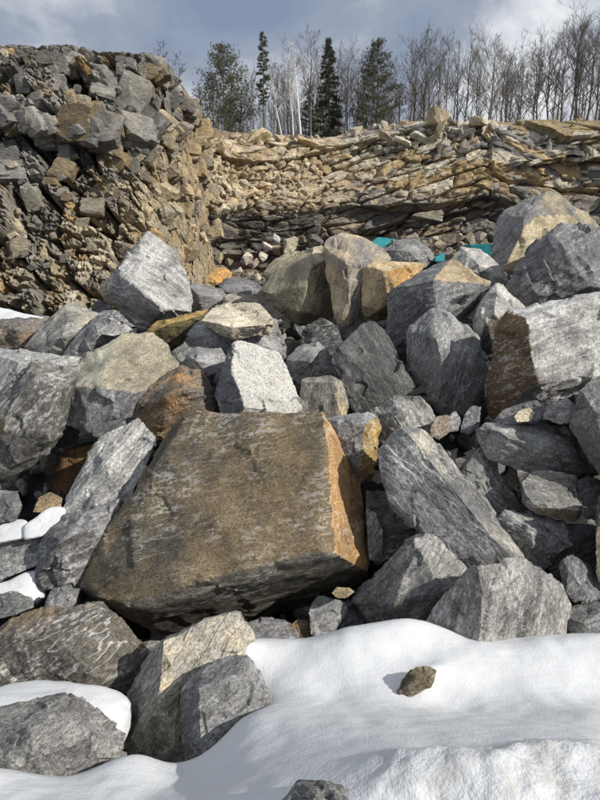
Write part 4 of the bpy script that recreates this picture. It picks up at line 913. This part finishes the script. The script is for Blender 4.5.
def grow(rng, H, lean=0.0, spread=.55, nb=26, start=.35, twigs=7, fat=1.0, kink=.022):
    """a bare tree of height H: (trunk tubes, crown tubes)"""
    tr, cr = Tubes(), Tubes(); n = 9
    zs = np.linspace(0, 1, n); off = np.cumsum(rng.normal(size=(n, 2)) * kink * H / n * 3, 0); off[0] = 0
    P = np.stack([off[:, 0] + lean * H * zs, off[:, 1], H * zs], 1); r0 = .0125 * H * fat
    tr.add(P, r0 * (1 - zs * .93), 6)
    pos = lambda t: np.array([np.interp(t, zs, P[:, k]) for k in range(3)])
    def branch(p, d, L, r, lev):
        m = 5 if lev == 0 else 3; q = [p]; dd = d.copy()
        for k in range(m):
            dd = dd + rng.normal(size=3) * .085 + np.array([0, 0, .10]); dd /= np.linalg.norm(dd); q.append(q[-1] + dd * L / m)
        q = np.array(q); cr.add(q, np.maximum(r * (1 - np.linspace(0, 1, m + 1) * .85), .008), 4 if lev == 0 else 3)
        if lev < 2:
            for k in range(twigs + 1 if lev == 0 else max(3, twigs - 2)):
                t = rng.uniform(.25, 1); i = min(int(t * m), m - 1); pp = q[i] * (1 - (t * m - i)) + q[i + 1] * (t * m - i)
                e = dd + rng.normal(size=3) * .55; e[2] = abs(e[2]) * .8 + .15; e /= np.linalg.norm(e); branch(pp, e, L * rng.uniform(.35, .6), r * .5, lev + 1)
    for k in range(nb):
        t = start + (1 - start) * (k + rng.rand()) / nb; a = rng.uniform(0, 2 * math.pi); up = rng.uniform(.55, 1.7)
        d = np.array([math.cos(a), math.sin(a), up]); d /= np.linalg.norm(d)
        branch(pos(t), d, H * spread * rng.uniform(.35, .75) * (1.12 - t * .75), r0 * (1 - t * .85) * .55, 0)
    return tr.arrays(), cr.arrays()
def conifer(rng, H, W, start, full, lift, density=1.0, shape=1.0):
    tr, cr = Tubes(), []
    zs = np.linspace(0, 1, 8); tr.add(np.stack([.02 * H * np.sin(zs * 3), 0 * zs, H * zs], 1), .014 * H * (1.02 - zs), 6)
    Q = []
    nb = int(130 * density)
    for k in range(nb):
        t = start + (1 - start) * (k + rng.rand()) / nb; a = rng.uniform(0, 2 * math.pi)
        L = W * ((1 - t) / (1 - start)) ** shape * rng.uniform(.6, 1.1) + .12 * W
        L *= np.clip((t - start) * 9 + .45, 0, 1)
        d = np.array([math.cos(a), math.sin(a), lift + rng.uniform(-.12, .2)]); p0 = np.array([.02 * H * math.sin(t * 3), 0, t * H])
        tr.add(np.array([p0, p0 + d * L * .5, p0 + d * L * .95 + [0, 0, .06 * L]]), [.02, .013, .006], 3)
        ns = int(9 * full * L / W) + 4
        for s in range(ns):
            u = rng.uniform(.15, 1.0) ** .8; c = p0 + d * L * u + rng.normal(size=3) * .065 * W * np.array([1, 1, .5])
            for f in range(13):
                e1 = rng.normal(size=3); e1 /= np.linalg.norm(e1); e2 = np.cross(e1, rng.normal(size=3)); e2 /= np.linalg.norm(e2); sz = rng.uniform(.08, .20)
                Q.append([c + e1 * sz * 1.5, c - e1 * sz * .5 + e2 * sz * .11, c - e1 * sz * .5 - e2 * sz * .11])
    Q = np.array(Q); return tr.arrays(), (Q.reshape(-1, 3), np.arange(len(Q) * 3).reshape(-1, 3))
rngT = np.random.RandomState(4242)
BARE = []
for k, (sprd, nb, start, tw) in enumerate([(.6, 20, .32, 6), (.5, 24, .45, 6), (.8, 18, .34, 7), (.55, 16, .55, 7), (.7, 20, .42, 6), (.42, 20, .35, 5)]):
    (a, b) = grow(np.random.RandomState(60 + k), 12.0, 0, sprd, nb, start, tw)
    BARE.append((mesh_np('trunk', *a, True), mesh_np('crown', *b, True)))
for a, b in BARE: a.materials.append(M_BARK); b.materials.append(M_TWIG)
def place_tree(name, parts, x, ytop, Y, H0, label, group=None, wx=1.0, rot=None, cat='tree', base_y=150):
    """parts: list of (part name, mesh) for a tree of height H0; its top shows at picture y ytop"""
    top = at(x, ytop, Y); z0 = float(at(x, 133, 46)[2]) - .3; H = top[2] - z0; s = H / H0
    e = link(name, None, label=label, category=cat, group=group); e.location = (top[0], Y, z0); e.rotation_euler = (0, 0, rngT.uniform(0, 6.28) if rot is None else rot); e.scale = (s * wx, s * wx, s)
    for pn, me in parts: link(pn, me, None, e)
def T2(a, b, ma, mb):
    A = mesh_np('trunk', *a, True); A.materials.append(ma); B = mesh_np('crown', *b, False); B.materials.append(mb); return [('trunk', A), ('crown', B)]
# evergreens
place_tree('pine_tree', T2(*conifer(np.random.RandomState(1), 12, 4.9, .10, 3.0, .42, 1.5, .75), M_BARK, M_PINE), 223, 46, 55, 12, 'broad dark pine rising beside the left quarry face')
place_tree('pine_tree', T2(*conifer(np.random.RandomState(2), 12, 3.6, .22, 2.6, .30, 1.1, .7), M_BARK, M_PINE), 377, 41, 55, 12, 'dark pine with open branches in the middle of the treeline')
place_tree('spruce_tree', T2(*conifer(np.random.RandomState(3), 12, 2.3, .06, 3.0, -.12, 1.5, .9), M_BARK, M_SPRUCE), 328, 39, 56, 12, 'narrow pointed dark spruce between birches and pine')
place_tree('spruce_tree', T2(*conifer(np.random.RandomState(8), 12, .95, .42, 1.2, -.05, .7, .35), M_BARK, M_PINE), 263, 32, 54, 12, 'thin ragged spruce spire left of the white birches', wx=.8)
place_tree('young_pine', T2(*conifer(np.random.RandomState(9), 12, 2.6, .1, 2.4, .2, 1.0, .8), M_BARK, M_PINE), 200, 98, 52, 12, 'small pine tucked behind the edge of the left quarry face')
place_tree('pine_tree', T2(*conifer(np.random.RandomState(10), 12, 2.0, .05, 2.2, .15, 1.0, .8), M_BARK, M_SPRUCE), 310, 84, 62, 12, 'low dark evergreen filling behind the white birches')
# birches
def birch(seed, x, ytop, lean, label, wx=1.0):
    a, b = grow(np.random.RandomState(seed), 12.0, lean, .34, 20,   .42, 5, 1.0, kink=.02)
    A = mesh_np('trunk', *a, True); A.materials.append(M_BIRCH); B = mesh_np('crown', *b, True); B.materials.append(M_BIRCH if wx > 1 else M_TWIG)
    place_tree('birch_tree', [('trunk', A), ('crown', B)], x, ytop, 50, 12, label, 'white birches', wx=wx, rot=0)
birch(31, 283, 66, -.17, 'white birch leaning left, leftmost of the birches', 1.02)
birch(32, 294, 66, -.10, 'thin white birch standing between two others', 1.01)
birch(33, 303, 46, -.06, 'tallest white birch, rightmost of the three', 1.25)
# bare trees one can tell apart
spots = [(212,62,0),(240,58,5),(252,64,1),(277,58,3),(287,42,0),(312,24,1),(318,44,5),(340,40,3),(349,36,1),(358,36,0),(366,50,5),(391,58,3),(402,52,5),(413,26,2),(428,28,0),(441,24,3),(449,22,1),(460,26,5),(470,24,0),
         (482,34,4),(494,22,2),(505,36,1),(513,40,4),(525,30,0),(536,38,3),(546,32,2),(558,26,4),(570,20,2),(580,14,1),(588,10,4),(597,8,2),(607,14,0)]
tags = {413: 'wide-crowned bare tree standing alone right of the open-branched pine', 546: 'bare tree with spreading boughs and sky gap on its right', 570: 'stout bare tree second from the right end of the woods', 312: 'slim tall bare tree just right of the tallest birch', 597: 'tall bare tree at the right edge of the picture', 494: 'tall bare tree above the brown turf rim'}
marks = [(0, None), (223, 'the broad dark pine'), (263, 'the thin ragged spruce spire'), (303, 'the tallest white birch'), (328, 'the narrow pointed spruce'), (377, 'the dark pine with open branches'), (413, 'the wide-crowned bare tree'), (494, 'the tall bare tree above the brown turf rim'), (546, 'the bare tree with spreading boughs'), (570, 'the stout bare tree'), (597, 'the tall bare tree at the picture edge')]
ordn = ['first', 'second', 'third', 'fourth', 'fifth', 'sixth', 'seventh', 'eighth']; cnt = {}
for x, yt, k in spots:
    lab = tags.get(x)
    if lab is None:
        mk = [m for m in marks if m[0] < x][-1]; cnt[mk[0]] = cnt.get(mk[0], 0) + 1
        lab = 'leafless tree, %s right of %s' % (ordn[cnt[mk[0]] - 1], mk[1]) if mk[1] else 'leafless grey tree just left of the broad dark pine'
    place_tree('bare_tree', [('trunk', BARE[k][0]), ('crown', BARE[k][1])], x, yt + float(np.interp(x, [300, 360, 540, 600], [13, 20, 24, 14])), 54 + rngT.uniform(-2, 7), 12, lab, 'bare trees along the rim', wx=rngT.uniform(.75, 1.25))
# the mass of woods behind
def woods():
    VV, TT, n0 = [], [], 0; prot = []
    for k in range(5):
        a, b = grow(np.random.RandomState(200 + k), 10.0, 0, .4, 12, .3, 4); prot.append((np.vstack([a[0], b[0]]), np.vstack([a[1], b[1] + len(a[0])])))
    for k in range(125):
        Y = rngT.uniform(62, 95); x = rngT.uniform(190, 640) if k % 3 else rngT.uniform(235, 400); v, t = prot[rngT.randint(5)]; z0 = float(at(x, 133, 46)[2]) - .3
        topy = np.interp(x, [190, 260, 330, 400, 480, 640], [84, 72, 62, 66, 50, 42]) + rngT.uniform(-8, 34); H = (at(x, topy, Y)[2] - z0) / 10
        a = rngT.uniform(0, 6.28); c, s = math.cos(a), math.sin(a); W = v @ np.array([[c, s, 0], [-s, c, 0], [0, 0, 1]]) * np.array([H * .8, H * .8, H]); o = at(x, topy, Y)
        VV.append(W + (o[0], Y, z0)); TT.append(t + n0); n0 += len(v)
    link('woods', mesh_np('woods', np.vstack(VV), np.vstack(TT), True), M_TWIG, kind='stuff', label='thicket of thin bare trees massed behind the row on the rim', category='woods')
woods()
def shrubs():
    for i, (x, y, H) in enumerate([(163, 58, .8), (178, 72, .9)]):
        a, b = grow(np.random.RandomState(300 + i), 3.0, .05, .6, 12, .1, 4); A = mesh_np('stem', *a, True); A.materials.append(M_BARK); B = mesh_np('twigs', *b, True); B.materials.append(M_TWIG)
        e = link('shrub', None, label=['bare shrub on the sloping shoulder of the left face, upper of two', 'bare shrub on the sloping shoulder of the left face, lower of two'][i], category='shrub', group='shrubs on the left face'); e.location = at(x, y + 14, 31.5)
        link('stem', A, None, e); link('twigs', B, None, e); e.scale = (.7, .7, H / 2)
shrubs()
